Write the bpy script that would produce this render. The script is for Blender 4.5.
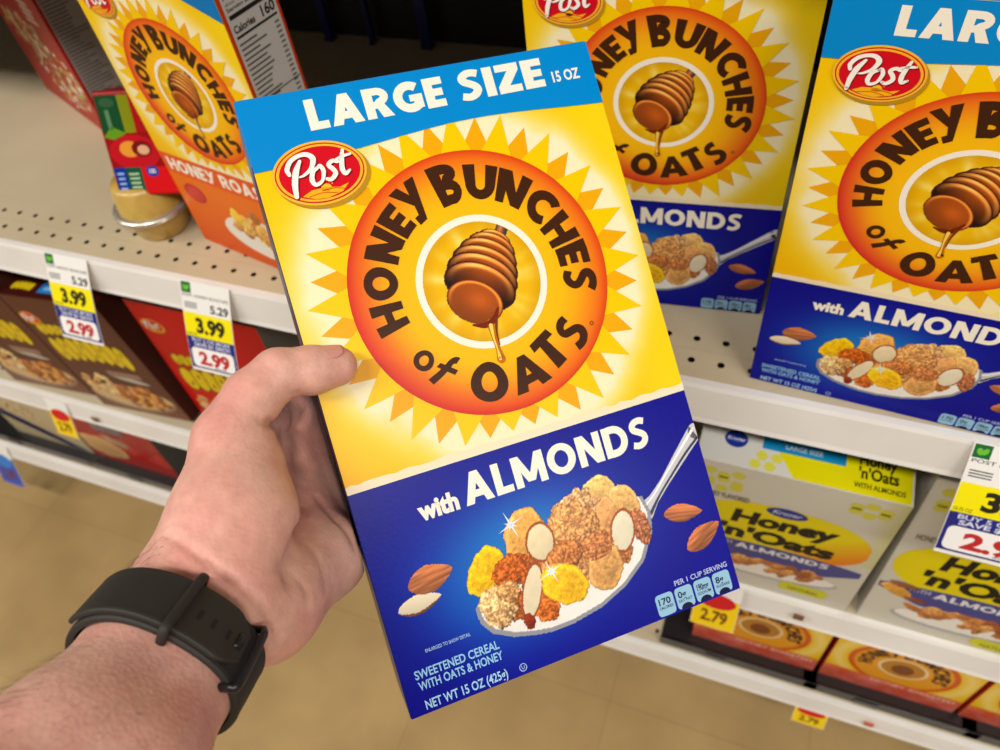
import bpy, math, random
import numpy as np
from mathutils import Vector, Matrix

for o in list(bpy.data.objects): bpy.data.objects.remove(o)
S = bpy.context.scene
COL = S.collection
PI = math.pi
random.seed(4)

# ------------------------------------------------------------------ camera
# world: X along the shelf, Y into the shelf, Z up; z = 0 is the top of the shelf deck in view
F_PX = 762.2
CAM = Vector((0.0, -0.41415, 0.51312))
CR = Vector((0.93192, 0.34486, -0.11226))
CU = Vector((-0.20197, 0.75059, 0.62914))
CF = Vector((-0.30123, 0.56363, -0.76914))
cam_d = bpy.data.cameras.new('camera'); cam = bpy.data.objects.new('camera', cam_d); COL.objects.link(cam)
cam.matrix_world = Matrix(((CR.x, CU.x, -CF.x, CAM.x), (CR.y, CU.y, -CF.y, CAM.y), (CR.z, CU.z, -CF.z, CAM.z), (0, 0, 0, 1)))
cam_d.sensor_width = 36.0; cam_d.lens = 36.0 * F_PX / 1000.0; cam_d.clip_start = 0.01
cam_d.dof.use_dof = True; cam_d.dof.focus_distance = 0.37; cam_d.dof.aperture_fstop = 27.4 / 2.6
S.camera = cam

# ------------------------------------------------------------------ world, lights, exposure
w = bpy.data.worlds.new('world'); S.world = w; w.use_nodes = True
w.node_tree.nodes['Background'].inputs[0].default_value = (1.0, 0.93, 0.84, 1)
w.node_tree.nodes['Background'].inputs[1].default_value = 0.17
FLOOR_Z = -0.80
CEIL_Z = 2.5
for i, lx in enumerate((-4.6, -2.6, -0.6, 1.4, 3.4)):
    ld = bpy.data.lights.new('ceiling_light', 'AREA'); ld.shape = 'RECTANGLE'; ld.size = 1.25; ld.size_y = 0.32
    ld.energy = 33; ld.color = (1.0, 0.96, 0.91)
    lo = bpy.data.objects.new('ceiling_light', ld); COL.objects.link(lo); lo.location = (lx, -1.55, CEIL_Z - 0.02)
S.view_settings.view_transform = 'Standard'; S.view_settings.look = 'None'
S.view_settings.gamma = 1; S.view_settings.use_curve_mapping = False
S.view_settings.exposure = 0.44

# ------------------------------------------------------------------ helpers
def tag(o, label=None, cat=None, group=None, kind=None):
    if label: o['label'] = label
    if cat: o['category'] = cat
    if group: o['group'] = group
    if kind: o['kind'] = kind
    return o

def thing(name, label, cat, loc=(0, 0, 0), rot=(0, 0, 0), group=None):
    o = bpy.data.objects.new(name, None); COL.objects.link(o)
    o.empty_display_size = 0.02
    o.location = loc; o.rotation_euler = rot
    return tag(o, label, cat, group)

def s2l(c):
    c = np.asarray(c, dtype=np.float64) / 255.0
    return np.where(c <= 0.04045, c / 12.92, ((c + 0.055) / 1.055) ** 2.4)

def mat(name, col=(200, 200, 200), rough=0.5, metal=0.0, spec=0.5, bump=None, vcol=False, coat=0.0, trans=0.0, sss=0.0, noise=None):
    m = bpy.data.materials.new(name); m.use_nodes = True
    nt = m.node_tree; b = nt.nodes['Principled BSDF']
    b.inputs['Base Color'].default_value = (*s2l(col), 1)
    b.inputs['Roughness'].default_value = rough; b.inputs['Metallic'].default_value = metal
    b.inputs['Specular IOR Level'].default_value = spec
    b.inputs['Coat Weight'].default_value = coat; b.inputs['Coat Roughness'].default_value = 0.2
    b.inputs['Transmission Weight'].default_value = trans
    if sss:
        b.inputs['Subsurface Weight'].default_value = sss
        b.inputs['Subsurface Radius'].default_value = (0.01, 0.004, 0.002)
        b.inputs['Subsurface Scale'].default_value = 1.0
    if vcol:
        a = nt.nodes.new('ShaderNodeAttribute'); a.attribute_name = 'Col'
        nt.links.new(a.outputs['Color'], b.inputs['Base Color'])
    tc = nt.nodes.new('ShaderNodeTexCoord')
    if noise:   # (scale, colour B, low, high)
        n = nt.nodes.new('ShaderNodeTexNoise'); n.inputs['Scale'].default_value = noise[0]; n.inputs['Detail'].default_value = 4
        r = nt.nodes.new('ShaderNodeValToRGB'); r.color_ramp.elements[0].position = noise[2]; r.color_ramp.elements[1].position = noise[3]
        r.color_ramp.elements[0].color = (*s2l(col), 1); r.color_ramp.elements[1].color = (*s2l(noise[1]), 1)
        nt.links.new(tc.outputs['Object'], n.inputs['Vector']); nt.links.new(n.outputs['Fac'], r.inputs[0])
        nt.links.new(r.outputs[0], b.inputs['Base Color'])
    if bump:    # (scale, distance, strength)
        n = nt.nodes.new('ShaderNodeTexNoise'); n.inputs['Scale'].default_value = bump[0]; n.inputs['Detail'].default_value = 3
        bp = nt.nodes.new('ShaderNodeBump'); bp.inputs['Distance'].default_value = bump[1]; bp.inputs['Strength'].default_value = bump[2]
        nt.links.new(tc.outputs['Object'], n.inputs['Vector']); nt.links.new(n.outputs['Fac'], bp.inputs['Height'])
        nt.links.new(bp.outputs[0], b.inputs['Normal'])
    return m

M_PRINT = mat('printed_card', rough=0.30, spec=0.12, vcol=True, bump=(500, 0.0002, 0.22))
M_PAPER = mat('printed_paper', rough=0.5, spec=0.3, vcol=True)
M_LIP = mat('white_enamel', (238, 235, 230), 0.38, noise=(9, (228, 224, 218), 0.4, 0.7))
M_DECK = mat('beige_enamel', (205, 190, 158), 0.42, noise=(6, (194, 178, 146), 0.35, 0.7))
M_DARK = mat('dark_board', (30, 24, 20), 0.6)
M_BLACK = mat('black_plastic', (26, 25, 25), 0.4)
M_BLUEP = mat('dark_blue_plastic', (16, 26, 90), 0.35)

class PM:
    """collects flat printed shapes, given in centimetres on a face, as coloured polygons of one mesh"""
    def __init__(s, W, frame=None):
        s.v = []; s.f = []; s.c = []; s.W = W; s.n = 0
        s.frame = frame
    def put(s, xy, faces, layer, col):
        xy = np.asarray(xy, float).reshape(-1, 2)
        if s.frame is None:
            xy = np.stack([np.clip(xy[:, 0], 0.04, s.W - 0.04), np.maximum(xy[:, 1], 0.04)], 1)
            P = np.stack([(xy[:, 0] - s.W / 2) / 100, np.zeros(len(xy)) - 0.00012 * (np.asarray(layer) + 1), xy[:, 1] / 100], 1)
        else:
            o, ex, ey, n = [np.array(a, float) for a in s.frame]
            P = o + np.outer(xy[:, 0] / 100, ex) + np.outer(xy[:, 1] / 100, ey) + np.outer(np.zeros(len(xy)) + 0.00012 * (np.asarray(layer) + 1), n)
        col = np.asarray(col, float)
        if col.ndim == 1: col = np.tile(col, (len(xy), 1))
        s.v.append(P); s.c.append(s2l(col)); s.f += [tuple(i + s.n for i in f) for f in faces]; s.n += len(xy)
    def poly(s, pts, layer, col): s.put(pts, [tuple(range(len(pts)))], layer, col)
    def rect(s, x0, y0, x1, y1, layer, col, r=0.0):
        if r <= 0: return s.poly([(x0, y0), (x1, y0), (x1, y1), (x0, y1)], layer, col)
        p = []
        for cx, cy, a0 in ((x1 - r, y0 + r, -90), (x1 - r, y1 - r, 0), (x0 + r, y1 - r, 90), (x0 + r, y0 + r, 180)):
            for k in range(6):
                a = math.radians(a0 + 18 * k); p.append((cx + r * math.cos(a), cy + r * math.sin(a)))
        s.poly(p, layer, col)
    def ell(s, cx, cy, a, b, layer, col, rot=0, n=48):
        t = np.linspace(0, 2 * PI, n, endpoint=False); c, d = math.cos(rot), math.sin(rot)
        x = a * np.cos(t); y = b * np.sin(t)
        s.poly(np.stack([cx + x * c - y * d, cy + x * d + y * c], 1), layer, col)
    def ring(s, cx, cy, r0, r1, layer, col, n=72, k=1.0):
        t = np.linspace(0, 2 * PI, n, endpoint=False)
        A = np.stack([cx + r0 * np.cos(t), cy + k * r0 * np.sin(t)], 1); B = np.stack([cx + r1 * np.cos(t), cy + k * r1 * np.sin(t)], 1)
        s.put(np.vstack([A, B]), [(i, n + i, n + (i + 1) % n, (i + 1) % n) for i in range(n)], layer, col)
    def stroke(s, pts, width, layer, col, closed=False):
        """polyline with round joints; width a number or one per point"""
        p = np.array(pts, float)
        # smooth by Catmull-Rom
        ws = np.full(len(p), width) if np.isscalar(width) else np.array(width, float)
        q = []; qw = []
        P = np.vstack([2 * p[0] - p[1], p, 2 * p[-1] - p[-2]])
        for i in range(len(p) - 1):
            for t in np.linspace(0, 1, 6, endpoint=False):
                a, b, c, d = P[i], P[i + 1], P[i + 2], P[i + 3]
                q.append(0.5 * ((2 * b) + (-a + c) * t + (2 * a - 5 * b + 4 * c - d) * t * t + (-a + 3 * b - 3 * c + d) * t ** 3)); qw.append(ws[i] * (1 - t) + ws[i + 1] * t)
        q.append(p[-1]); qw.append(ws[-1]); q = np.array(q); qw = np.array(qw)
        d = np.gradient(q, axis=0); d /= np.linalg.norm(d, axis=1)[:, None] + 1e-9
        nrm = np.stack([-d[:, 1], d[:, 0]], 1) * qw[:, None] / 2
        L = q + nrm; R = q - nrm; n = len(q)
        s.put(np.vstack([R, L]), [(i, i + 1, n + i + 1, n + i) for i in range(n - 1)], layer, col)
        for e in (0, -1): s.ell(q[e][0], q[e][1], qw[e] / 2, qw[e] / 2, layer - 0.1 - 0.1 * e, col, n=12)
    def text(s, body, x0, x1, base, h, layer, col, bold=0.0, shear=0.0, warp=None):
        v, f, capw = glyphs(body, bold)
        mn, mx = v[:, 0].min(), v[:, 0].max()
        x = x0 + (v[:, 0] - mn) * (x1 - x0) / (mx - mn); y = v[:, 1] * h / CAPH
        x = x + y * shear; y = y + base
        if warp: x, y = warp(x, y)
        s.put(np.stack([x, y], 1), f, layer, col)
    def arc_glyph(s, ch, cx, cy, r0, r1, ang, wid, layer, col, bold, flip=False, shear=0, lower=False):
        v, f, _ = glyphs(ch, bold)
        mn, mx = v.min(0), v.max(0)
        x = ((v[:, 0] - mn[0]) / (mx[0] - mn[0]) - 0.5) * wid; y = (v[:, 1] - mn[1]) / (mx[1] - mn[1])
        x = x + (y - 0.5) * shear
        rm = (r0 + r1) / 2
        if not flip:
            r = r0 + y * (r1 - r0); a = math.radians(ang) - x / rm
        else:
            r = r1 - y * (r1 - r0); a = math.radians(ang) + x / rm
        s.put(np.stack([cx + r * np.cos(a), cy + r * np.sin(a)], 1), f, layer, col)
    def art(s, A, layer, mask=None):
        ny, nx = A.img.shape[:2]
        X, Y = A.X, A.Y; idx = np.arange(nx * ny).reshape(ny, nx)
        q = np.stack([idx[:-1, :-1], idx[:-1, 1:], idx[1:, 1:], idx[1:, :-1]], -1).reshape(-1, 4)
        if mask is None: mask = A.mask
        if mask is not None:
            mm = mask[:-1, :-1] & mask[:-1, 1:] & mask[1:, 1:] & mask[1:, :-1]; q = q[mm.reshape(-1)]
            used = np.unique(q); re = np.full(nx * ny, -1); re[used] = np.arange(len(used)); q = re[q]
            s.put(np.stack([X.reshape(-1)[used], Y.reshape(-1)[used]], 1), q.tolist(), layer, A.img.reshape(-1, 3)[used])
        else:
            s.put(np.stack([X.reshape(-1), Y.reshape(-1)], 1), q.tolist(), layer, A.img.reshape(-1, 3))
    def build(s, name, parent=None, m=None):
        me = bpy.data.meshes.new(name); V = np.vstack(s.v)
        me.from_pydata(V.tolist(), [], s.f)
        ca = me.color_attributes.new('Col', 'FLOAT_COLOR', 'POINT')
        C4 = np.ones((len(V), 4), np.float32); C4[:, :3] = np.clip(np.vstack(s.c), 0, 1); ca.data.foreach_set('color', C4.ravel())
        me.materials.append(m or M_PRINT); me.update()
        o = bpy.data.objects.new(name, me); COL.objects.link(o)
        if parent: o.parent = parent
        return o

_G = {}
CAPH = 0.7
def glyphs(body, bold=0.0):
    k = (body, bold)
    if k in _G: return _G[k]
    cu = bpy.data.curves.new('t', 'FONT'); cu.body = body; cu.size = 1.0; cu.offset = bold; cu.resolution_u = 3; cu.fill_mode = 'FRONT'
    ob = bpy.data.objects.new('t', cu)
    me = bpy.data.meshes.new_from_object(ob)
    v = np.array([p.co[:2] for p in me.vertices]); fs = [tuple(p.vertices) for p in me.polygons]
    if len(fs):   # make all faces look at +n
        a = fs[0]; p = v[list(a)]; area = sum(p[i - 1][0] * p[i][1] - p[i][0] * p[i - 1][1] for i in range(len(p)))
        if area < 0: fs = [f[::-1] for f in fs]
    bpy.data.objects.remove(ob); bpy.data.curves.remove(cu); bpy.data.meshes.remove(me)
    _G[k] = (v, fs, 0); return _G[k]
CAPH = float(glyphs('H')[0][:, 1].max())

_rng = np.random.RandomState(7); _LAT = _rng.rand(256, 256)
def vnoise(x, y, seed=0):
    x = x + seed * 17.3 + 1000; y = y + seed * 31.7 + 1000
    xi = np.floor(x).astype(int); yi = np.floor(y).astype(int); fx = x - xi; fy = y - yi
    fx = fx * fx * (3 - 2 * fx); fy = fy * fy * (3 - 2 * fy)
    g = lambda a, b: _LAT[a & 255, b & 255]
    return (g(xi, yi) * (1 - fx) + g(xi + 1, yi) * fx) * (1 - fy) + (g(xi, yi + 1) * (1 - fx) + g(xi + 1, yi + 1) * fx) * fy
def fbm(x, y, seed=0, o=3):
    t = 0; a = 0.5
    for k in range(o): t = t + a * vnoise(x * 2 ** k, y * 2 ** k, seed + k); a *= 0.5
    return t / (1 - 0.5 ** o)

class Art:
    """picture painted on a fine grid of vertices, coordinates in centimetres on the face"""
    def __init__(s, x0, y0, x1, y1, res, col=(255, 255, 255), blank=False):
        nx = int(round((x1 - x0) / res)) + 1; ny = int(round((y1 - y0) / res)) + 1
        s.X, s.Y = np.meshgrid(np.linspace(x0, x1, nx), np.linspace(y0, y1, ny))
        s.img = np.ones((ny, nx, 3)) * np.array(col, float); s.mask = np.zeros((ny, nx), bool) if blank else None
    def mix(s, m, col):
        m = np.clip(m, 0, 1)[..., None]; s.img = s.img * (1 - m) + np.array(col, float) * m
        if s.mask is not None: s.mask |= (m[..., 0] > 0.5)
    def paint(s, m, colimg):
        s.img[m] = colimg[m]
        if s.mask is not None: s.mask |= m
    def inpoly(s, pts):
        X, Y = s.X, s.Y; c = np.zeros(X.shape, bool); n = len(pts)
        for i in range(n):
            x1, y1 = pts[i]; x2, y2 = pts[i - 1]
            if y1 == y2: continue
            c ^= ((y1 > Y) != (y2 > Y)) & (X < (x2 - x1) * (Y - y1) / (y2 - y1) + x1)
        return c
    def blob(s, cx, cy, a, b, rot, col, kind='flake', seed=0, rough=0.12):
        r = math.radians(rot); X = s.X - cx; Y = s.Y - cy
        u = (X * math.cos(r) + Y * math.sin(r)) / a; v = (-X * math.sin(r) + Y * math.cos(r)) / b
        ang = np.arctan2(v, u); R = np.sqrt(u * u + v * v)
        edge = 1 + (rough * 1.9 if kind == 'cluster' else rough * 1.4) * (fbm(np.cos(ang) * (3.6 if kind == 'cluster' else 2.0) + 5, np.sin(ang) * (3.6 if kind == 'cluster' else 2.0) + 5, seed) - 0.5) * 2 if rough > 0.02 else 1.0
        m = R < edge; q = R / edge
        sc = 1.0
        lx, ly = -0.5, 0.8
        sh = (X / max(a, b) * lx + Y / max(a, b) * ly)
        if kind == 'flake':
            n = fbm(s.X * 6, s.Y * 6, seed + 3); n2 = vnoise(s.X * 14, s.Y * 14, seed + 9)
            t = 1.02 + 0.16 * sh + 0.42 * (n - 0.5) + 0.18 * (n2 - 0.5) + 0.12 * np.exp(-((q - 0.86) / 0.1) ** 2) - 0.25 * np.clip((q - 0.93) / 0.07, 0, 1)
        elif kind == 'cluster':
            n = np.abs(fbm(s.X * 5.5, s.Y * 5.5, seed + 3) - 0.5) * 4; n2 = vnoise(s.X * 11, s.Y * 11, seed + 9)
            t = 0.70 + 0.2 * sh + 0.60 * np.clip(n, 0, 1) + 0.5 * (n2 - 0.4) - 0.15 * (q > 0.93)
        elif kind == 'slice':
            t = 0.98 + 0.07 * sh + 0.08 * (fbm(s.X * 3, s.Y * 3, seed) - 0.5)
            t = np.where(q > 0.86, 0, t)
        elif kind == 'almond':
            n = vnoise(u * 1.3 + 3, v * 9, seed + 3)
            t = 0.95 + 0.25 * sh + 0.35 * (n - 0.5) - 0.25 * np.clip((q - 0.85) / 0.15, 0, 1)
        else:
            t = 1.0 + 0 * q
        c = np.array(col, float)[None, None] * np.clip(t, 0, 1.5)[..., None]
        if kind == 'slice': c = np.where((q > 0.86)[..., None], np.array((165, 80, 35.)), c)
        c = np.clip(c, 0, 255); s.paint(m, c)

def box_mesh(name, x0, x1, y0, y1, z0, z1, parent=None, m=None, bev=0.0, cols=None, cuts=()):
    """bevelled carton; cuts = heights (z) where the printed colour changes, cols = colour per band"""
    zs = [z0] + list(cuts) + [z1]; V = []; Fc = []
    for z in zs: V += [(x0, y0, z), (x1, y0, z), (x1, y1, z), (x0, y1, z)]
    for k in range(len(zs) - 1):
        a = 4 * k; b = a + 4
        for i in range(4):
            j = (i + 1) % 4; Fc.append((a + i, a + j, b + j, b + i))
    Fc.append((3, 2, 1, 0)); n = len(zs) - 1; Fc.append((4 * n, 4 * n + 1, 4 * n + 2, 4 * n + 3))
    me = bpy.data.meshes.new(name); me.from_pydata(V, [], Fc)
    if cols:
        ca = me.color_attributes.new('Col', 'FLOAT_COLOR', 'CORNER'); li = 0
        for p in me.polygons:
            k = min(p.index // 4, len(cols) - 1) if p.index < 4 * n else (0 if p.index == 4 * n else len(cols) - 1)
            for _ in p.vertices: ca.data[li].color = (*s2l(cols[k]), 1); li += 1
    me.materials.append(m or M_PRINT)
    o = bpy.data.objects.new(name, me); COL.objects.link(o)
    if bev:
        b = o.modifiers.new('b', 'BEVEL'); b.width = bev; b.segments = 2
    if parent: o.parent = parent
    return o

def merge(name, boxes, m, parent=None, bev=0.0):
    V = []; Fc = []
    for (x0, x1, y0, y1, z0, z1) in boxes:
        n = len(V); V += [(x0, y0, z0), (x1, y0, z0), (x1, y1, z0), (x0, y1, z0), (x0, y0, z1), (x1, y0, z1), (x1, y1, z1), (x0, y1, z1)]
        Fc += [tuple(n + i for i in f) for f in ((3, 2, 1, 0), (4, 5, 6, 7), (0, 1, 5, 4), (1, 2, 6, 5), (2, 3, 7, 6), (3, 0, 4, 7))]
    me = bpy.data.meshes.new(name); me.from_pydata(V, [], Fc); me.materials.append(m)
    o = bpy.data.objects.new(name, me); COL.objects.link(o)
    if bev:
        b = o.modifiers.new('b', 'BEVEL'); b.width = bev; b.segments = 2
    if parent: o.parent = parent
    return o

def mesh_obj(name, V, Fc, m, parent=None, smooth=False):
    me = bpy.data.meshes.new(name); me.from_pydata([tuple(map(float, v)) for v in V], [], [tuple(int(i) for i in f) for f in Fc]); me.materials.append(m)
    if smooth: me.polygons.foreach_set('use_smooth', [True] * len(me.polygons))
    me.update()
    o = bpy.data.objects.new(name, me); COL.objects.link(o)
    if parent: o.parent = parent
    return o

def lathe(name, prof, m, parent=None, n=40, loc=(0, 0, 0), smooth=True):
    V = []; Fc = []
    for r, z in prof:
        for k in range(n):
            a = 2 * PI * k / n; V.append((loc[0] + r * math.cos(a), loc[1] + r * math.sin(a), loc[2] + z))
    for i in range(len(prof) - 1):
        for k in range(n):
            j = (k + 1) % n; Fc.append((i * n + k, i * n + j, (i + 1) * n + j, (i + 1) * n + k))
    return mesh_obj(name, V, Fc, m, parent, smooth)

# ------------------------------------------------------------------ room
Z2, Z3 = -0.3561, -0.6275
X0, X1 = -2.3, 1.3
def plane(name, x0, x1, y0, y1, z, m, t=0.05):
    o = merge(name, [(x0, x1, y0, y1, z - t, z)], m); return tag(o, kind='structure')

def floor_mat():
    m = bpy.data.materials.new('floor_tile'); m.use_nodes = True; nt = m.node_tree; b = nt.nodes['Principled BSDF']
    tc = nt.nodes.new('ShaderNodeTexCoord'); mp = nt.nodes.new('ShaderNodeMapping'); mp.inputs['Rotation'].default_value = (0, 0, 0.0)
    mp.inputs['Location'].default_value = (0.10, 0.05, 0)
    br = nt.nodes.new('ShaderNodeTexBrick'); br.offset = 0; br.inputs['Scale'].default_value = 1.0; br.inputs['Brick Width'].default_value = 0.305; br.inputs['Row Height'].default_value = 0.305
    br.inputs['Mortar Size'].default_value = 0.0022; br.inputs['Mortar Smooth'].default_value = 1.0
    br.inputs['Color1'].default_value = (*s2l((184, 154, 104)), 1); br.inputs['Color2'].default_value = (*s2l((178, 148, 99)), 1); br.inputs['Mortar'].default_value = (*s2l((170, 140, 93)), 1)
    n = nt.nodes.new('ShaderNodeTexNoise'); n.inputs['Scale'].default_value = 7; n.inputs['Detail'].default_value = 6
    r = nt.nodes.new('ShaderNodeValToRGB'); r.color_ramp.elements[0].position = 0.35; r.color_ramp.elements[0].color = (0.80, 0.79, 0.76, 1); r.color_ramp.elements[1].position = 0.65; r.color_ramp.elements[1].color = (1, 1, 1, 1)
    mx = nt.nodes.new('ShaderNodeMix'); mx.data_type = 'RGBA'; mx.blend_type = 'MULTIPLY'; mx.inputs[0].default_value = 1
    L = nt.links.new
    L(tc.outputs['Object'], mp.inputs['Vector']); L(mp.outputs[0], br.inputs['Vector']); L(tc.outputs['Object'], n.inputs['Vector']); L(n.outputs['Fac'], r.inputs[0])
    L(br.outputs['Color'], mx.inputs[6]); L(r.outputs[0], mx.inputs[7]); L(mx.outputs[2], b.inputs['Base Color'])
    b.inputs['Roughness'].default_value = 0.3
    return m
plane('floor', -5, 4, -3.2, 0.7, FLOOR_Z, floor_mat())
plane('ceiling', -5, 4, -3.2, 0.7, CEIL_Z + 0.05, mat('ceiling_paint', (225, 222, 214), 0.9))
tag(merge('wall_back', [(-5, 4, 0.62, 0.7, FLOOR_Z, CEIL_Z)], mat('wall_paint', (120, 112, 100), 0.9)), kind='structure')

# gondola
def perforated(z, x0, x1, rows, pitch=0.0250, y_end=0.50):
    """deck sheet with real round holes in rows near its front edge"""
    V = []; Fc = []; r = 0.0031
    ya = rows[0] - pitch / 2
    def quad(a, b, c, d):
        n = len(V); V.extend([a, b, c, d]); Fc.append((n, n + 1, n + 2, n + 3))
    quad((x0, -0.001, z), (x1, -0.001, z), (x1, ya, z), (x0, ya, z))
    n = int((x1 - x0) / pitch)
    off = 0.0010
    for yr in rows:
        for k in range(n):
            xa = x0 + k * pitch; cx = xa + pitch / 2; h = pitch / 2
            b = len(V); m_ = 16
            for j in range(m_):   # inner circle and outer square, same angles
                a = 2 * PI * (j + 0.5) / m_; V.append((cx + r * math.cos(a), yr + r * math.sin(a), z))
            for j in range(m_):
                a = 2 * PI * (j + 0.5) / m_; c, s_ = math.cos(a), math.sin(a)
                # square corners are hit by snapping the diagonal directions
                k2 = h / max(abs(c), abs(s_)); V.append((cx + c * k2, yr + s_ * k2, z))
            for j in range(m_):
                j2 = (j + 1) % m_
                Fc.append((b + j, b + m_ + j, b + m_ + j2, b + j2))
            for cxs, cys, j in ((1, 1, 1), (-1, 1, 5), (-1, -1, 9), (1, -1, 13)):
                q = len(V); V.append((cx + cxs * h, yr + cys * h, z)); Fc.append((b + m_ + j, q, b + m_ + j + 1))
    xe = x0 + n * pitch; yb = rows[-1] + pitch / 2
    quad((x0, yb, z), (x1, yb, z), (x1, y_end, z), (x0, y_end, z))
    if xe < x1: quad((xe, ya, z), (x1, ya, z), (x1, yb, z), (xe, yb, z))
    return V, Fc

def shelf(z, label, lip_h, drop=0.03, perf=True):
    t = thing('store_shelf', label, 'shelf', (0, 0, z), group=None)
    if perf:
        V, Fc = perforated(0.0, -2.2842, X1, (0.0209, 0.0460))
        d = mesh_obj('deck', V, Fc, M_DECK, t)
    else:
        d = merge('deck', [(X0, X1, 0.0, 0.5, -0.002, 0.0)], M_DECK, t)
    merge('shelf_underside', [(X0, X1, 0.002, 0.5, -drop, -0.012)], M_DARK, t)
    # price rail: slanted front moulding, a swept profile
    pr = [(0.002, 0.0005), (-0.004, 0.0005), (-0.006, -0.003), (-0.012, -lip_h + 0.004), (-0.014, -lip_h), (-0.009, -lip_h - 0.002), (-0.004, -lip_h + 0.004), (0.002, -0.006)]
    V = [(x, y, zz) for x in (X0, X1) for (y, zz) in pr]; n = len(pr)
    Fc = [(i, (i + 1) % n, n + (i + 1) % n, n + i) for i in range(n)] + [tuple(range(n))[::-1], tuple(range(n, 2 * n))]
    mesh_obj('price_rail', V, Fc, M_LIP, t)
    return t
shelf(0.0, 'beige perforated store shelf at the top with a broad white price rail', 0.038)
shelf(Z2, 'beige store shelf in the middle, below the one holding the upright yellow boxes', 0.034)
shelf(Z3, 'lowest white-edged store shelf just above the tan floor', 0.030)
shelf(0.455, 'upper store shelf above the upright yellow boxes, out of the frame', 0.038, perf=False)
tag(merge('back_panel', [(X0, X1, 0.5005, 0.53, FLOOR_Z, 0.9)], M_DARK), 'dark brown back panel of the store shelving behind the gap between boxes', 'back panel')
tag(merge('kick_plate', [(X0, X1, 0.05, 0.07, FLOOR_Z, Z3 - 0.031)], M_DARK), 'dark kick plate under the lowest shelf', 'kick plate')
# dark blue plastic dividers standing at the back of the top shelf, seen through the gap
for k, (dx, ww, lab) in enumerate(((-0.655, 0.012, 'leftmost of three dark blue plastic strips in the black gap at the shelf back'),
                                   (-0.585, 0.007, 'middle, thinnest of three dark blue plastic strips in the black gap at the shelf back'),
                                   (-0.500, 0.016, 'rightmost, widest of three dark blue plastic strips in the black gap at the shelf back'))):
    t = thing('shelf_divider', lab, 'divider', (dx, 0.49, 0.0), group='blue dividers at the back of the top shelf')
    merge('divider_foot', [(-ww / 2, ww / 2, -0.014, 0.0, 0.0003, 0.004)], M_BLUEP, t)
    merge('divider_blade', [(-ww / 2, ww / 2, -0.012, -0.004, 0.004, 0.32)], M_BLUEP, t, bev=0.001)

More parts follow.
